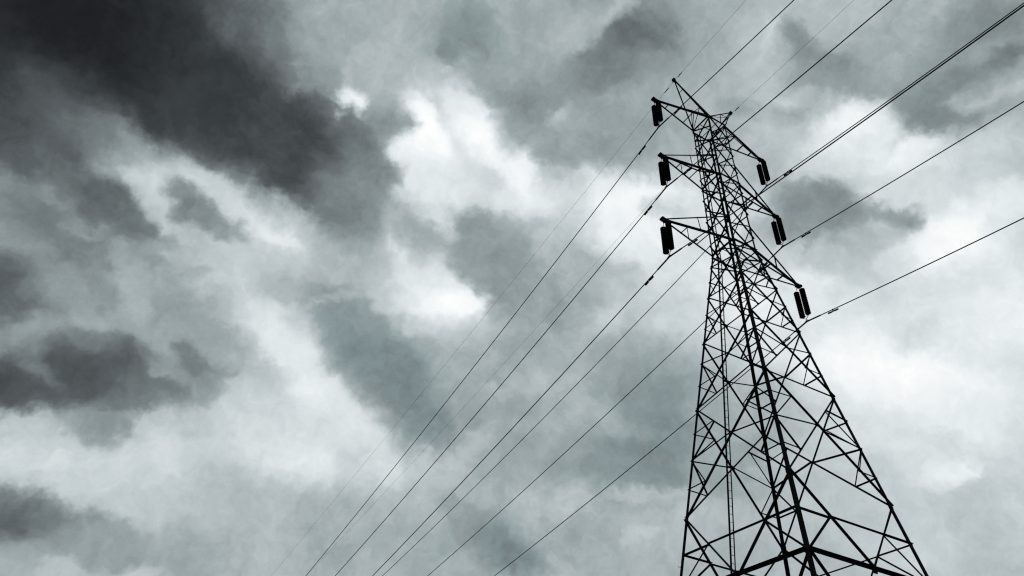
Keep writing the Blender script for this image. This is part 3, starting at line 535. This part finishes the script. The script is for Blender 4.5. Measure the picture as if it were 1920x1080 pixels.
def tube(bm, pts, rad, n=8):
    rows = []
    for i, p in enumerate(pts):
        t = (pts[min(i + 1, len(pts) - 1)] - pts[max(i - 1, 0)]).normalized()
        a = t.cross(Vector((0, 0, 1)))
        if a.length < 1e-3:
            a = t.cross(Vector((1, 0, 0)))
        a.normalize()
        b = a.cross(t)
        r = rad[i] if isinstance(rad, (list, tuple)) else rad
        rows.append([p + a * r * math.cos(k * 2 * math.pi / n) + b * r * math.sin(k * 2 * math.pi / n) for k in range(n)])
    ring(bm, rows)
def plate(bm, c, u, v, nrm, w, h, t, cut=0.3):
    """flat gusset plate with clipped corners"""
    u, v, nrm = u.normalized(), v.normalized(), nrm.normalized()
    k = min(w, h) * cut
    out = [(-w + k, -h), (w - k, -h), (w, -h + k), (w, h - k), (w - k, h), (-w + k, h), (-w, h - k), (-w, -h + k)]
    ring(bm, [[c + u * a + v * b + nrm * (s * t / 2) for a, b in out] for s in (-1, 1)])
def box(bm, c, u, v, n, a, b, d):
    u, v, n = u.normalized(), v.normalized(), n.normalized()
    ring(bm, [[c + u * x * a + v * y * b + n * s * d for x, y in ((-1, -1), (1, -1), (1, 1), (-1, 1))] for s in (-1, 1)])
def lathe(bm, axis_pts, radii, axis, n=18):
    a = axis.orthogonal().normalized()
    b = axis.cross(a).normalized()
    ring(bm, [[p + a * r * math.cos(k * 2 * math.pi / n) + b * r * math.sin(k * 2 * math.pi / n) for k in range(n)]
              for p, r in zip(axis_pts, radii)])

# ------------------------------------------------------------------ ground
def build_ground():
    m = bpy.data.materials.new('dry_grass_field')
    m.use_nodes = True
    nt = m.node_tree
    b = nt.nodes['Principled BSDF']
    tc = nt.nodes.new('ShaderNodeTexCoord')
    n1 = nt.nodes.new('ShaderNodeTexNoise')
    n1.inputs['Scale'].default_value = 0.15
    n1.inputs['Detail'].default_value = 10
    nt.links.new(tc.outputs['Object'], n1.inputs['Vector'])
    rp = nt.nodes.new('ShaderNodeValToRGB')
    rp.color_ramp.elements[0].color = (0.035, 0.045, 0.02, 1)
    rp.color_ramp.elements[1].color = (0.09, 0.085, 0.045, 1)
    nt.links.new(n1.outputs['Fac'], rp.inputs['Fac'])
    nt.links.new(rp.outputs['Color'], b.inputs['Base Color'])
    b.inputs['Roughness'].default_value = 1.0
    bm = bmesh.new()
    rnd = random.Random(3)
    n = 60
    def coord(i):
        t = (i / n) * 2 - 1
        return math.copysign(abs(t) ** 2.2, t) * 2500
    vs = []
    for i in range(n + 1):
        for j in range(n + 1):
            x, y = coord(i), coord(j)
            r = math.hypot(x, y)
            z = -0.06 * max(0, y - 40) * math.exp(-((y - 40) / 600) ** 2) + 1.2 * math.sin(x * 0.011) * math.cos(y * 0.008) * min(1, max(0, (r - 40) / 200))
            vs.append(bm.verts.new((x, y, z)))
    for i in range(n):
        for j in range(n):
            a = i * (n + 1) + j
            bm.faces.new((vs[a], vs[a + n + 1], vs[a + n + 2], vs[a + 1]))
    for f in bm.faces:
        f.smooth = True
    o = mesh_obj('ground', bm, m)
    o['kind'] = 'structure'
    o['label'] = 'grassy field below the pylon'
build_ground()

# ------------------------------------------------------------------ the pylon
Z2, Z3 = 6.3739, 12.8906
WT, K2 = 0.8514, 0.1431
def half(z):
    return 1 + (WT - 1) * z / Z3 if z >= 0 else 1 - K2 * z
SGN = {'L': (-1, 1), 'F': (-1, -1), 'R': (1, -1), 'B': (1, 1)}
def leg(n, z):
    sx, sy = SGN[n]
    return P(sx * half(z), sy * half(z), z)
def nod(a, b, z, t):
    """point on the face between legs a and b, t of the way across, at level z"""
    return leg(a, z).lerp(leg(b, z), t)
tower = thing('transmission_tower', 'dark steel lattice power pylon with three pairs of crossarms and a ladder', 'pylon', (0, 0, 0))

def leg_size(z):
    return 0.14 if z < -17 else 0.125 if z < -6 else 0.115 if z < 0 else 0.10 if z < 6 else 0.085
for n in 'LFRB':
    bm = bmesh.new()
    sx, sy = SGN[n]
    cuts = [ZG + 0.25, -28, -21.5181, -17.6076, -11.2777, -6.7867, -3.3604, 0, 3.25, Z2, 9.3, Z3 + 0.12]
    for a, b in zip(cuts, cuts[1:]):
        s = leg_size((a + b) / 2)
        angle_bar(bm, leg(n, a), leg(n, b), s, s * 0.11, Vector((-sx, 0, 0)), Vector((0, -sy, 0)))
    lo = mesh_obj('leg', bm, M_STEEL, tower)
    # splice plates where two lengths of the leg meet
    for z in (-21.5181, -17.6076, -11.2777, -6.7867, -3.3604, 0, Z2, Z3):
        s = leg_size(z)
        ax = (leg(n, z + 1) - leg(n, z)).normalized()
        for d, nn in ((Vector((-sx, 0, 0)), Vector((0, sy, 0))), (Vector((0, -sy, 0)), Vector((sx, 0, 0)))):
            bm = bmesh.new()
            plate(bm, leg(n, z) + d * s * 0.55 + nn * 0.010, d, ax, nn, s * 0.6, s * 0.9, 0.012)
            mesh_obj('splice_plate', bm, M_STEEL, lo)
    if n == 'L':
        z = -33.0
        k = 0
        while z < -19.8:
            bm = bmesh.new()
            p = leg('L', z) + Vector((0.05, 0, 0)) if k % 2 else leg('L', z) + Vector((0, -0.05, 0))
            dr = Vector((0, 1, 0)) if k % 2 else Vector((-1, 0, 0))
            tube(bm, [p, p + dr * 0.15, p + dr * 0.151, p + dr * 0.165], [0.009, 0.009, 0.019, 0.019], 6)
            mesh_obj('step_bolt', bm, M_STEEL, lo)
            z += 0.46
            k += 1

FACES = [('L', 'F', Vector((-1, 0, 0)), True), ('R', 'B', Vector((1, 0, 0)), True),
         ('F', 'R', Vector((0, -1, 0)), False), ('L', 'B', Vector((0, 1, 0)), False)]
LOWER = dict(k=-0.9136, e=-3.3604, ab=-4.70, ac=-5.75, a=-6.7867, b=-8.2495, c=-9.769, d=-11.2777, e2=-12.8213, f=-14.4185,
             g=-16.0439, h=-17.6076, i=-19.501, j=-21.5181)
def cross_level(z0, z1):
    a, b = half(z0), half(z1)
    return z0 + (z1 - z0) * a / (a + b)
class Panel:
    """the bracing of one bay of one face; big bays keep every bar as a piece of its own"""
    def __init__(self, face, apart=False):
        self.a, self.b, self.out, self.arm = face
        self.bm = None if apart else bmesh.new()
        self.pieces = []
        self.k = 0
    def put(self, name, build):
        if self.bm is not None:
            build(self.bm)
        else:
            bm = bmesh.new()
            build(bm)
            self.pieces.append((name, bm))
    def bar(self, A, B, s, name='redundant_bar'):
        """one brace lying against the face, its outstanding flange turned in or out in turn"""
        s *= 0.86 if s > 0.07 else 1.08
        ax = (B - A).normalized()
        side = ax.cross(self.out).normalized()
        inward = -self.out if self.k % 2 else self.out
        off = -0.022 - 0.0007 * (self.k % 7) if self.k % 2 else 0.012 + 0.0007 * (self.k % 7)
        self.put(name, lambda bm: angle_bar(bm, A + self.out * off, B + self.out * off, s, max(0.006, s * 0.1), side, inward, -s / 2, 0))
        self.k += 1
    def gusset(self, p, r, t=0.01):
        self.put('gusset_plate', lambda bm: plate(bm, p + self.out * -0.005, Vector((0, 0, 1)).cross(self.out), Vector((0, 0, 1)), self.out, r, r * 1.1, t))
    def legs(self):
        return ((self.a, self.b), (self.b, self.a))
    def done(self, name='lattice_panel'):
        if self.bm is not None:
            return mesh_obj(name, self.bm, M_STEEL, tower)
        e = bpy.data.objects.new(name, None)
        COL.objects.link(e)
        e.parent = tower
        for nm, bm in self.pieces:
            mesh_obj(nm, bm, M_STEEL, e)
        return e
def X_panel(pn, z0, z1, s):
    for p, q in pn.legs():
        pn.bar(leg(p, z0), leg(q, z1), s * (1.35 if p == 'R' and q == 'B' and z0 < 0 else 1), 'diagonal_brace')
def on_diag(p, q, z0, z1, z):
    """point at level z on the brace from leg p at z0 to leg q at z1"""
    return leg(p, z0).lerp(leg(q, z1), (z - z0) / (z1 - z0))
E = LOWER
for face in FACES:
    a, b, out, arm = face
    for z, s in ((0, 0.10), (Z2, 0.085), (Z3, 0.085), (-21.5181, 0.16)):
        pn = Panel(face)
        pn.bar(leg(a, z), leg(b, z), s)
        pn.done('horizontal_beam')
    # upper mast: crossed panels, staggered between neighbouring faces
    lev = [0, 2.2, 4.28, Z2, 8.4, 10.15, 11.72, Z3] if arm else [-0.9136, 1.05, 3.25, 5.35, 7.45, 9.3, 11.05, Z3]
    for z0, z1 in zip(lev, lev[1:]):
        pn = Panel(face)
        X_panel(pn, z1, z0, 0.066 if z1 < 7 else 0.06)
        pn.gusset(nod(a, b, cross_level(z1, z0), 0.5), 0.06)
        pn.done()
    def x_with_struts(z0, z1, s, sr, mid, lowm):
        xz = cross_level(z0, z1)
        X_panel(pn, z0, z1, s)
        xp = nod(a, b, xz, 0.5)
        pn.gusset(xp, 0.055)
        for p, q in pn.legs():
            pn.gusset(nod(p, q, z1, 0.09 / (2 * half(z1) * S)), 0.062)
            pn.bar(xp, leg(p, mid), sr * 1.15, 'strut')
            if lowm:
                m = on_diag(q, p, z0, z1, lowm)
                pn.bar(m, leg(p, mid), sr)
                pn.bar(m, leg(p, lowm), sr)
    # widening body
    pn = Panel(face, True)
    if arm:
        for p, q in pn.legs():
            pn.bar(nod(a, b, 0, 0.5), leg(p, -0.9136), 0.07, 'strut')
        pn.gusset(nod(a, b, 0, 0.5), 0.08)
    x_with_struts(E['k'], E['e'], 0.072, 0.048, -2.15, None)
    for p, q in pn.legs():
        pn.bar(on_diag(q, p, E['k'], E['e'], -2.7), leg(p, -2.15), 0.045)
    pn.done()
    pn = Panel(face, True)
    x_with_struts(E['e'], E['a'], 0.078, 0.05, E['ab'], E['ac'])
    pn.done()
    pn = Panel(face, True)
    x_with_struts(E['a'], E['d'], 0.084, 0.055, E['b'], E['c'])
    pn.done()
    pn = Panel(face, True)
    z0, z1 = E['d'], E['h']
    x_with_struts(z0, z1, 0.092, 0.058, E['f'], E['g'])
    for p, q in pn.legs():
        m = on_diag(p, q, z0, z1, -12.66)
        pn.bar(m, leg(p, E['e2']), 0.055)
        pn.bar(m, leg(p, E['f']), 0.058)
    pn.done()
    # panel above the belt: braces from the legs meet at mid-belt
    pn = Panel(face, True)
    mid = nod(a, b, E['j'], 0.5)
    pn.gusset(mid, 0.14)
    ties = []
    for p, q in pn.legs():
        A = leg(p, E['h'])
        pn.bar(A, mid, 0.10, 'diagonal_brace')
        m = A.lerp(mid, (E['i'] - E['h']) / (E['j'] - E['h']))
        ties.append(m)
        pn.bar(m, leg(p, E['i']), 0.07, 'strut')
        pn.bar(m, leg(p, E['j']), 0.085, 'strut')
    pn.bar(ties[0], ties[1], 0.06, 'strut')
    pn.done()
    # leg extension down to the footings
    pn = Panel(face)
    foot = ZG + 0.4
    for p, q in pn.legs():
        pn.bar(leg(p, E['j']), nod(p, q, -28.0, 0.5), 0.10)
        pn.bar(nod(p, q, -28.0, 0.5), leg(p, foot), 0.10)
        pn.bar(nod(p, q, -28.0, 0.5), leg(p, -28.0), 0.08)
        pn.bar(leg(p, E['j']).lerp(nod(p, q, -28.0, 0.5), 0.5), leg(p, -24.8), 0.06)
        pn.bar(leg(p, foot).lerp(nod(p, q, -28.0, 0.5), 0.5), leg(p, -31.2), 0.06)
    pn.done()
# plan bracing inside the mast
for z in (0, Z2, Z3):
    mids = [nod(a, b, z, 0.5) + Vector((0, 0, -0.03)) for a, b in (('L', 'F'), ('F', 'R'), ('R', 'B'), ('B', 'L'))]
    for i, dz in ((0, 0), (1, -0.02)):
        bm = bmesh.new()
        d = Vector((0, 0, dz))
        angle_bar(bm, mids[i] + d, mids[i + 2] + d, 0.055, 0.007, Vector((i, 1 - i, 0)), Vector((0, 0, -1)))
        mesh_obj('plan_brace', bm, M_STEEL, tower)

# crossarms
ARMS = {1: (5.8073, 0.0, -0.0851), 2: (5.2836, Z2, -0.0323), 3: (5.2501, Z3, -0.2793)}
TOPZ = {1: 2.2, 2: 8.4}
SIDE_WORD = {-1: 'left', 1: 'right'}
LEVEL_WORD = {1: 'lowest', 2: 'middle', 3: 'topmost'}
def arm_tip(sx, k):
    x, z, t = ARMS[k]
    return P(sx * x, 0, z + t)
for k in (1, 2, 3):
    for sx in (-1, 1):
        z = ARMS[k][1]
        tip = arm_tip(sx, k)
        near, far = ('F', 'L') if sx < 0 else ('R', 'B')
        bm = bmesh.new()
        bars = []
        low, upp = {}, {}
        for n, yo in ((near, -0.06), (far, 0.06)):
            A = tip + Vector((0, yo, 0))
            B = leg(n, z)
            low[n] = (A, B)
            yd = Vector((0, 1 if n == near else -1, 0))
            angle_bar(bm, A, B, 0.105 if n == near else 0.098, 0.010, Vector((0, 0, 1)), yd)
            if k < 3:
                C = leg(n, TOPZ[k])
                D = tip + Vector((0, yo * 0.6, 0.16))
                s = 0.088 if n == near else 0.064
            else:
                C = leg(n, Z3 - 0.45) if sx > 0 else leg(n, Z3) + Vector((0, 0, 0.22))
                D = tip + Vector((sx * -0.35, yo * 0.6, 0.03 if sx > 0 else 0.16))
                s = 0.055
            upp[n] = (D, C)
            if k < 3 or n == near:
                angle_bar(bm, D, C, s, 0.007, Vector((0, 0, -1)), yd)
        arm = mesh_obj('crossarm', bm, M_STEEL, tower)
        # lacing between the bottom chords, hangers between the chords
        fr = (0.335, 0.66) if k < 3 else (0.25, 0.475, 0.72)
        for t in fr:
            a, b = low[near][0].lerp(low[near][1], t), low[far][0].lerp(low[far][1], t)
            bars.append((a, b, 0.068, 0.007, Vector((0, 0, 1)), Vector((sx, 0, 0))))
        for n in (near, far):
            if k < 3:
                a, b = low[n][0].lerp(low[n][1], 0.52), upp[n][0].lerp(upp[n][1], 0.50)
                bars.append((a, b, 0.052, 0.006, Vector((sx, 0, 0)), Vector((0, 1, 0))))
        if k == 3:
            a, b = low[near][0].lerp(low[near][1], 0.72), low[far][0].lerp(low[far][1], 0.80)
            bars.append((a, leg(far, z), 0.05, 0.006, Vector((0, 0, 1)), Vector((sx, 0, 0))))
        for args in bars:
            br = bmesh.new()
            angle_bar(br, *args)
            mesh_obj('lacing_bar', br, M_STEEL, arm)
        hp = bmesh.new()
        c = tip + Vector((sx * 0.02, 0, 0.03))
        box(hp, c, Vector((1, 0, 0)), Vector((0, 1, 0)), Vector((0, 0, 1)), 0.16, 0.10, 0.10)
        box(hp, c + Vector((sx * 0.17, 0, 0.03)), Vector((1, 0, 0)), Vector((0, 1, 0)), Vector((0, 0, 1)), 0.07, 0.13, 0.06)
        for yo in (-0.2, 0.2):
            box(hp, c + Vector((0, yo * 0.5, -0.09)), Vector((1, 0, 0)), Vector((0, 1, 0)), Vector((0, 0, 1)), 0.03, 0.012, 0.07)
        mesh_obj('hanger_plate', hp, M_STEEL, arm)

# earth-wire peaks
PKX, PKZ = 2.9796, Z3 + 4.0603
for sx in (-1, 1):
    tip = P(sx * PKX, 0, PKZ)
    n1, n2, n3 = ('F', 'L', 'R') if sx < 0 else ('R', 'B', 'F')
    bm = bmesh.new()
    T = {}
    for n, s in ((n1, 0.075), (n2, 0.085), (n3, 0.055)):
        A = tip + Vector((0, 0.03 if n == n2 else -0.03, 0))
        B = leg(n, Z3)
        if sx < 0 and n == n3:
            B = leg(n1, Z3).lerp(B, 0.22) + Vector((0, 0, 0.08))
        T[n] = (A, B)
        angle_bar(bm, A, B, s, 0.008, Vector((0, 0, 1)), Vector((0, 1 if n != n2 else -1, 0)))
    pk = mesh_obj('earth_wire_peak', bm, M_STEEL, tower)
    def tie(p, q, s=0.05):
        br = bmesh.new()
        angle_bar(br, p, q, s, 0.006, Vector((0, 0, 1)), Vector((sx, 0, 0)))
        mesh_obj('tie_bar', br, M_STEEL, pk)
    at = lambda n, t: T[n][0].lerp(T[n][1], t)
    tie(at(n1, 0.27), at(n2, 0.27))
    tie(at(n1, 0.76), at(n2, 0.73))
    tie(at(n1, 0.76), leg(n2, Z3))
    if sx > 0:
        tie(at(n3, 0.5), at(n1, 0.42), 0.042)
        tie(at(n3, 0.5), leg(n3, Z3).lerp(leg(n1, Z3), 0.72), 0.042)
        tie(leg(n3, Z3), at(n1, 0.42), 0.042)
    else:
        tie(leg(n2, Z3), arm_tip(sx, 3).lerp(leg(n1, Z3), 0.68), 0.042)
    cp = bmesh.new()
    box(cp, tip + Vector((0, 0, 0.0)), Vector((1, 0, 0)), Vector((0, 1, 0)), Vector((0, 0, 1)), 0.09, 0.10, 0.10)
    box(cp, tip + Vector((0, 0, -0.14)), Vector((1, 0, 0)), Vector((0, 1, 0)), Vector((0, 0, 1)), 0.015, 0.05, 0.09)
    mesh_obj('peak_cap', cp, M_STEEL, pk)

# ladder up the far face
def rail_pt(x, z, o=0.06):
    return P(x, half(z) + o, z)
bm = bmesh.new()
zs = [-31.5, -21.5, -11.3, 0, Z2, Z3 + 0.1]
for x, s in ((-0.36, 0.062), (-0.085, 0.040)):
    for a, b in zip(zs, zs[1:]):
        angle_bar(bm, rail_pt(x, a), rail_pt(x, b), s, 0.007, Vector((1, 0, 0)), Vector((0, 1, 0)), -s / 2)
tube(bm, [rail_pt(-0.085, Z3 + 0.1), rail_pt(-0.085, Z3 + 1.0), rail_pt(-0.16, Z3 + 1.3)], 0.018, 6)
ladder = mesh_obj('ladder', bm, M_STEEL, tower)
bm = bmesh.new()
z = -31.2
while z < Z3:
    tube(bm, [rail_pt(-0.36, z, 0.075), rail_pt(-0.085, z, 0.075)], 0.011, 6)
    z += 0.43
mesh_obj('rung', bm, M_STEEL, ladder)
bm = bmesh.new()
for z in (-21.4, cross_level(-11.2777, -17.6076), cross_level(-6.7867, -11.2777), cross_level(-3.3604, -6.7867), 0.0,
          2.15, 4.3, Z2, 8.4, 10.15, Z3 - 0.1):
    for x in (-0.36, -0.085):
        angle_bar(bm, rail_pt(x, z, 0.05), P(0.02, half(z) - 0.01, z), 0.05, 0.007, Vector((0, 0, 1)), Vector((0, 1, 0)))
    box(bm, P(0.0, half(z), z), Vector((1, 0, 0)), Vector((0, 0, 1)), Vector((0, 1, 0)), 0.09, 0.10, 0.016)
mesh_obj('ladder_bracket', bm, M_STEEL, ladder)
for n in 'LFRB':
    bm = bmesh.new()
    c = leg(n, ZG)
    h = [(0.62, -0.6), (0.62, 0.1), (0.42, 0.16), (0.36, 0.42), (0.34, 0.44)]
    ring(bm, [[Vector((c.x + x * r, c.y + y * r, z)) for x, y in ((-1, -1), (1, -1), (1, 1), (-1, 1))] for r, z in h])
    mesh_obj('footing', bm, M_CONC, tower)

# ------------------------------------------------------------------ insulator sets
IL = 3.0138 * S
GAP = 0.240 * S                     # half the distance between the two strings
def insulator_set(sx, k):
    tip = arm_tip(sx, k)
    t = thing('insulator_set', 'dark double insulator string hanging from the tip of the %s %s crossarm' % (LEVEL_WORD[k], SIDE_WORD[sx]), 'insulator', tip, 'insulator strings hanging from the crossarms')
    Y, Z, X = Vector((0, 1, 0)), Vector((0, 0, 1)), Vector((1, 0, 0))
    def L(y, z):
        return Vector((0, y, z))
    bm = bmesh.new()
    for s in (-1, 1):
        tube(bm, [L(s * 0.05, -0.04), L(s * GAP, -0.26), L(s * GAP, -0.34)], 0.016, 6)
        tube(bm, [L(s * 0.05, -0.10), L(-s * 0.05, -0.04)], 0.014, 6)
    mesh_obj('hanger_link', bm, M_FITTING, t)
    top, bot = -0.33, -IL + 0.40
    nd = 15
    for s in (-1, 1):
        bm = bmesh.new()
        pts, rad = [], []
        pitch = (top - bot) / nd
        for i in range(nd):
            z = top - i * pitch
            for dz, r in ((0, 0.045), (0.03, 0.05), (0.05, 0.075), (0.058, 0.13), (0.066, 0.160), (0.077, 0.166), (0.087, 0.157), (0.093, 0.08), (0.108, 0.045)):
                pts.append(L(s * GAP, z - dz * pitch / 0.12))
                rad.append(r)
        pts.append(L(s * GAP, bot))
        rad.append(0.035)
        lathe(bm, pts, rad, Z * -1)
        for f in bm.faces:
            f.smooth = True
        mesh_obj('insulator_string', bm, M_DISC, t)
    bm = bmesh.new()
    rows = []
    for xx in (-0.010, 0.010):
        rows.append([Vector((xx, y, z)) for y, z in ((-GAP - 0.05, bot - 0.03), (GAP + 0.05, bot - 0.03), (GAP + 0.05, bot - 0.07), (0.06, bot - 0.20), (-0.06, bot - 0.20), (-GAP - 0.05, bot - 0.07))])
    # open triangular yoke made of bars
    for s in (-1, 1):
        tube(bm, [L(s * GAP, bot + 0.01), L(s * GAP, bot - 0.07), L(s * 0.02, bot - 0.22)], 0.017, 6)
    tube(bm, [L(-GAP, bot - 0.05), L(GAP, bot - 0.05)], 0.014, 6)
    mesh_obj('yoke', bm, M_FITTING, t)
    bm = bmesh.new()
    tube(bm, [L(0, bot - 0.20), L(0, -IL + 0.06)], 0.022, 6)
    n = 7
    pts = [L((i / (n - 1) - 0.5) * 0.40, -IL + 0.02 - 0.05 * abs(i / (n - 1) - 0.5) * 2) for i in range(n)]
    tube(bm, pts, [0.034, 0.044, 0.05, 0.052, 0.05, 0.044, 0.034], 8)
    for y in (-0.07, 0.07):
        tube(bm, [L(y, -IL - 0.085), L(y, -IL + 0.10)], 0.012, 6)
    mesh_obj('suspension_clamp', bm, M_FITTING, t)
for k in (1, 2, 3):
    for sx in (-1, 1):
        insulator_set(sx, k)

# ------------------------------------------------------------------ wires
# slope and sag of each span, away from and over the viewer
FAR = (-0.05148, 0.00064802, 0.00021423)
NEAR = (-0.00897, 0.00103937, 0.00050)
SL_FAR = {(-1, 3): -0.32988, (-1, 2): -0.298055, (-1, 1): -0.270356, (1, 3): -0.260882, (1, 2): -0.240525, (1, 1): -0.213548, (-1, 0): -0.245305, (1, 0): -0.207907}
SL_NEAR = {(-1, 3): -0.128229, (-1, 2): -0.136427, (-1, 1): -0.148042, (1, 3): -0.145288, (1, 2): -0.156164, (1, 1): -0.161256, (-1, 0): 0.008546, (1, 0): -0.058813}
def wire_pt(sx, k, y):
    """y in tower units, positive away from the viewer"""
    if k:
        x0, z0 = sx * ARMS[k][0], ARMS[k][1] + ARMS[k][2] - 3.0138
    else:
        x0, z0 = sx * PKX, PKZ - 0.12 - 0.2
        z0 = PKZ - 0.12
    g, sl = (FAR, SL_FAR) if y >= 0 else (NEAR, SL_NEAR)
    a = abs(y)
    return P(x0 + g[0] * a, y, z0 + sl[(sx, k)] * a + (g[1] if k else g[2]) * a * a)
def span(sx, k, y0, y1, n):
    return [wire_pt(sx, k, y0 + (y1 - y0) * i / n) for i in range(n + 1)]
def wire(sx, k):
    if k:
        lab = '%s conductor on the %s side, clamped below the %s %s crossarm' % ({1: 'lowest', 2: 'middle', 3: 'upper'}[k], SIDE_WORD[sx], LEVEL_WORD[k], SIDE_WORD[sx])
        name, cat, rad = 'conductor_wire', 'power line', 0.027
        grp = 'power lines strung from the pylon'
    else:
        lab = 'thin faint earth wire running over the %s peak at the pylon top' % SIDE_WORD[sx]
        name, cat, rad = 'earth_wire', 'earth wire', 0.0072
        grp = 'thin earth wires over the pylon peaks'
    ys = [-180 + 4 * i for i in range(41)] + [-19 + i for i in range(19)] + [0] + [1 + i for i in range(19)] + [22 + 4 * i for i in range(56)]
    bm = bmesh.new()
    tube(bm, [wire_pt(sx, k, y) for y in ys], rad, 8)
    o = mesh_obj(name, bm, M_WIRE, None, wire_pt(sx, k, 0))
    o['label'], o['category'], o['group'] = lab, cat, grp
    org = wire_pt(sx, k, 0)
    if k:
        bm = bmesh.new()
        n = 20
        pts = [p - org for p in span(sx, k, -1.15, 1.15, n)]
        tube(bm, pts, [0.028 if i in (0, n) else 0.042 for i in range(n + 1)], 8)
        mesh_obj('armour_rods', bm, M_WIRE, o)
    else:
        bm = bmesh.new()
        tube(bm, [p - org for p in span(sx, k, -0.22, 0.22, 8)], [0.012, 0.02, 0.026, 0.03, 0.034, 0.03, 0.026, 0.02, 0.012], 8)
        box(bm, Vector((0, 0, 0.05)), Vector((1, 0, 0)), Vector((0, 1, 0)), Vector((0, 0, 1)), 0.014, 0.04, 0.07)
        mesh_obj('suspension_clamp', bm, M_FITTING, o)
    for s in (-1, 1):
        yc = (1.86 if s > 0 else 2.03) if k else (0.86 if s > 0 else 0.70)
        hl = 0.36 if k else 0.24
        rw = 0.05 if k else 0.024
        drop = 0.115 if k else 0.06
        dn = Vector((0, 0, -drop))
        pt = lambda y: wire_pt(sx, k, s * y) - org + dn
        bm = bmesh.new()
        c = wire_pt(sx, k, s * yc) - org
        box(bm, c + dn * 0.45, Vector((1, 0, 0)), Vector((0, 1, 0)), Vector((0, 0, 1)), 0.022, 0.03, drop * 0.75)
        tube(bm, [pt(yc - hl), pt(yc), pt(yc + hl)], 0.012 if k else 0.007, 6)
        dmp = mesh_obj('vibration_damper', bm, M_FITTING, o)
        for q in (-1, 1):
            bm = bmesh.new()
            e0, e1 = yc + q * hl * 0.14, yc + q * hl * 1.06
            a, b = pt(e0), pt(e1)
            tube(bm, [a, a.lerp(b, 0.12), a.lerp(b, 0.4), a.lerp(b, 0.9), b], [rw * 0.5, rw * 0.85, rw * 0.9, rw, rw * 0.7], 8)
            mesh_obj('damper_weight', bm, M_FITTING, dmp)
for k in (3, 2, 1, 0):
    for sx in (-1, 1):
        wire(sx, k)
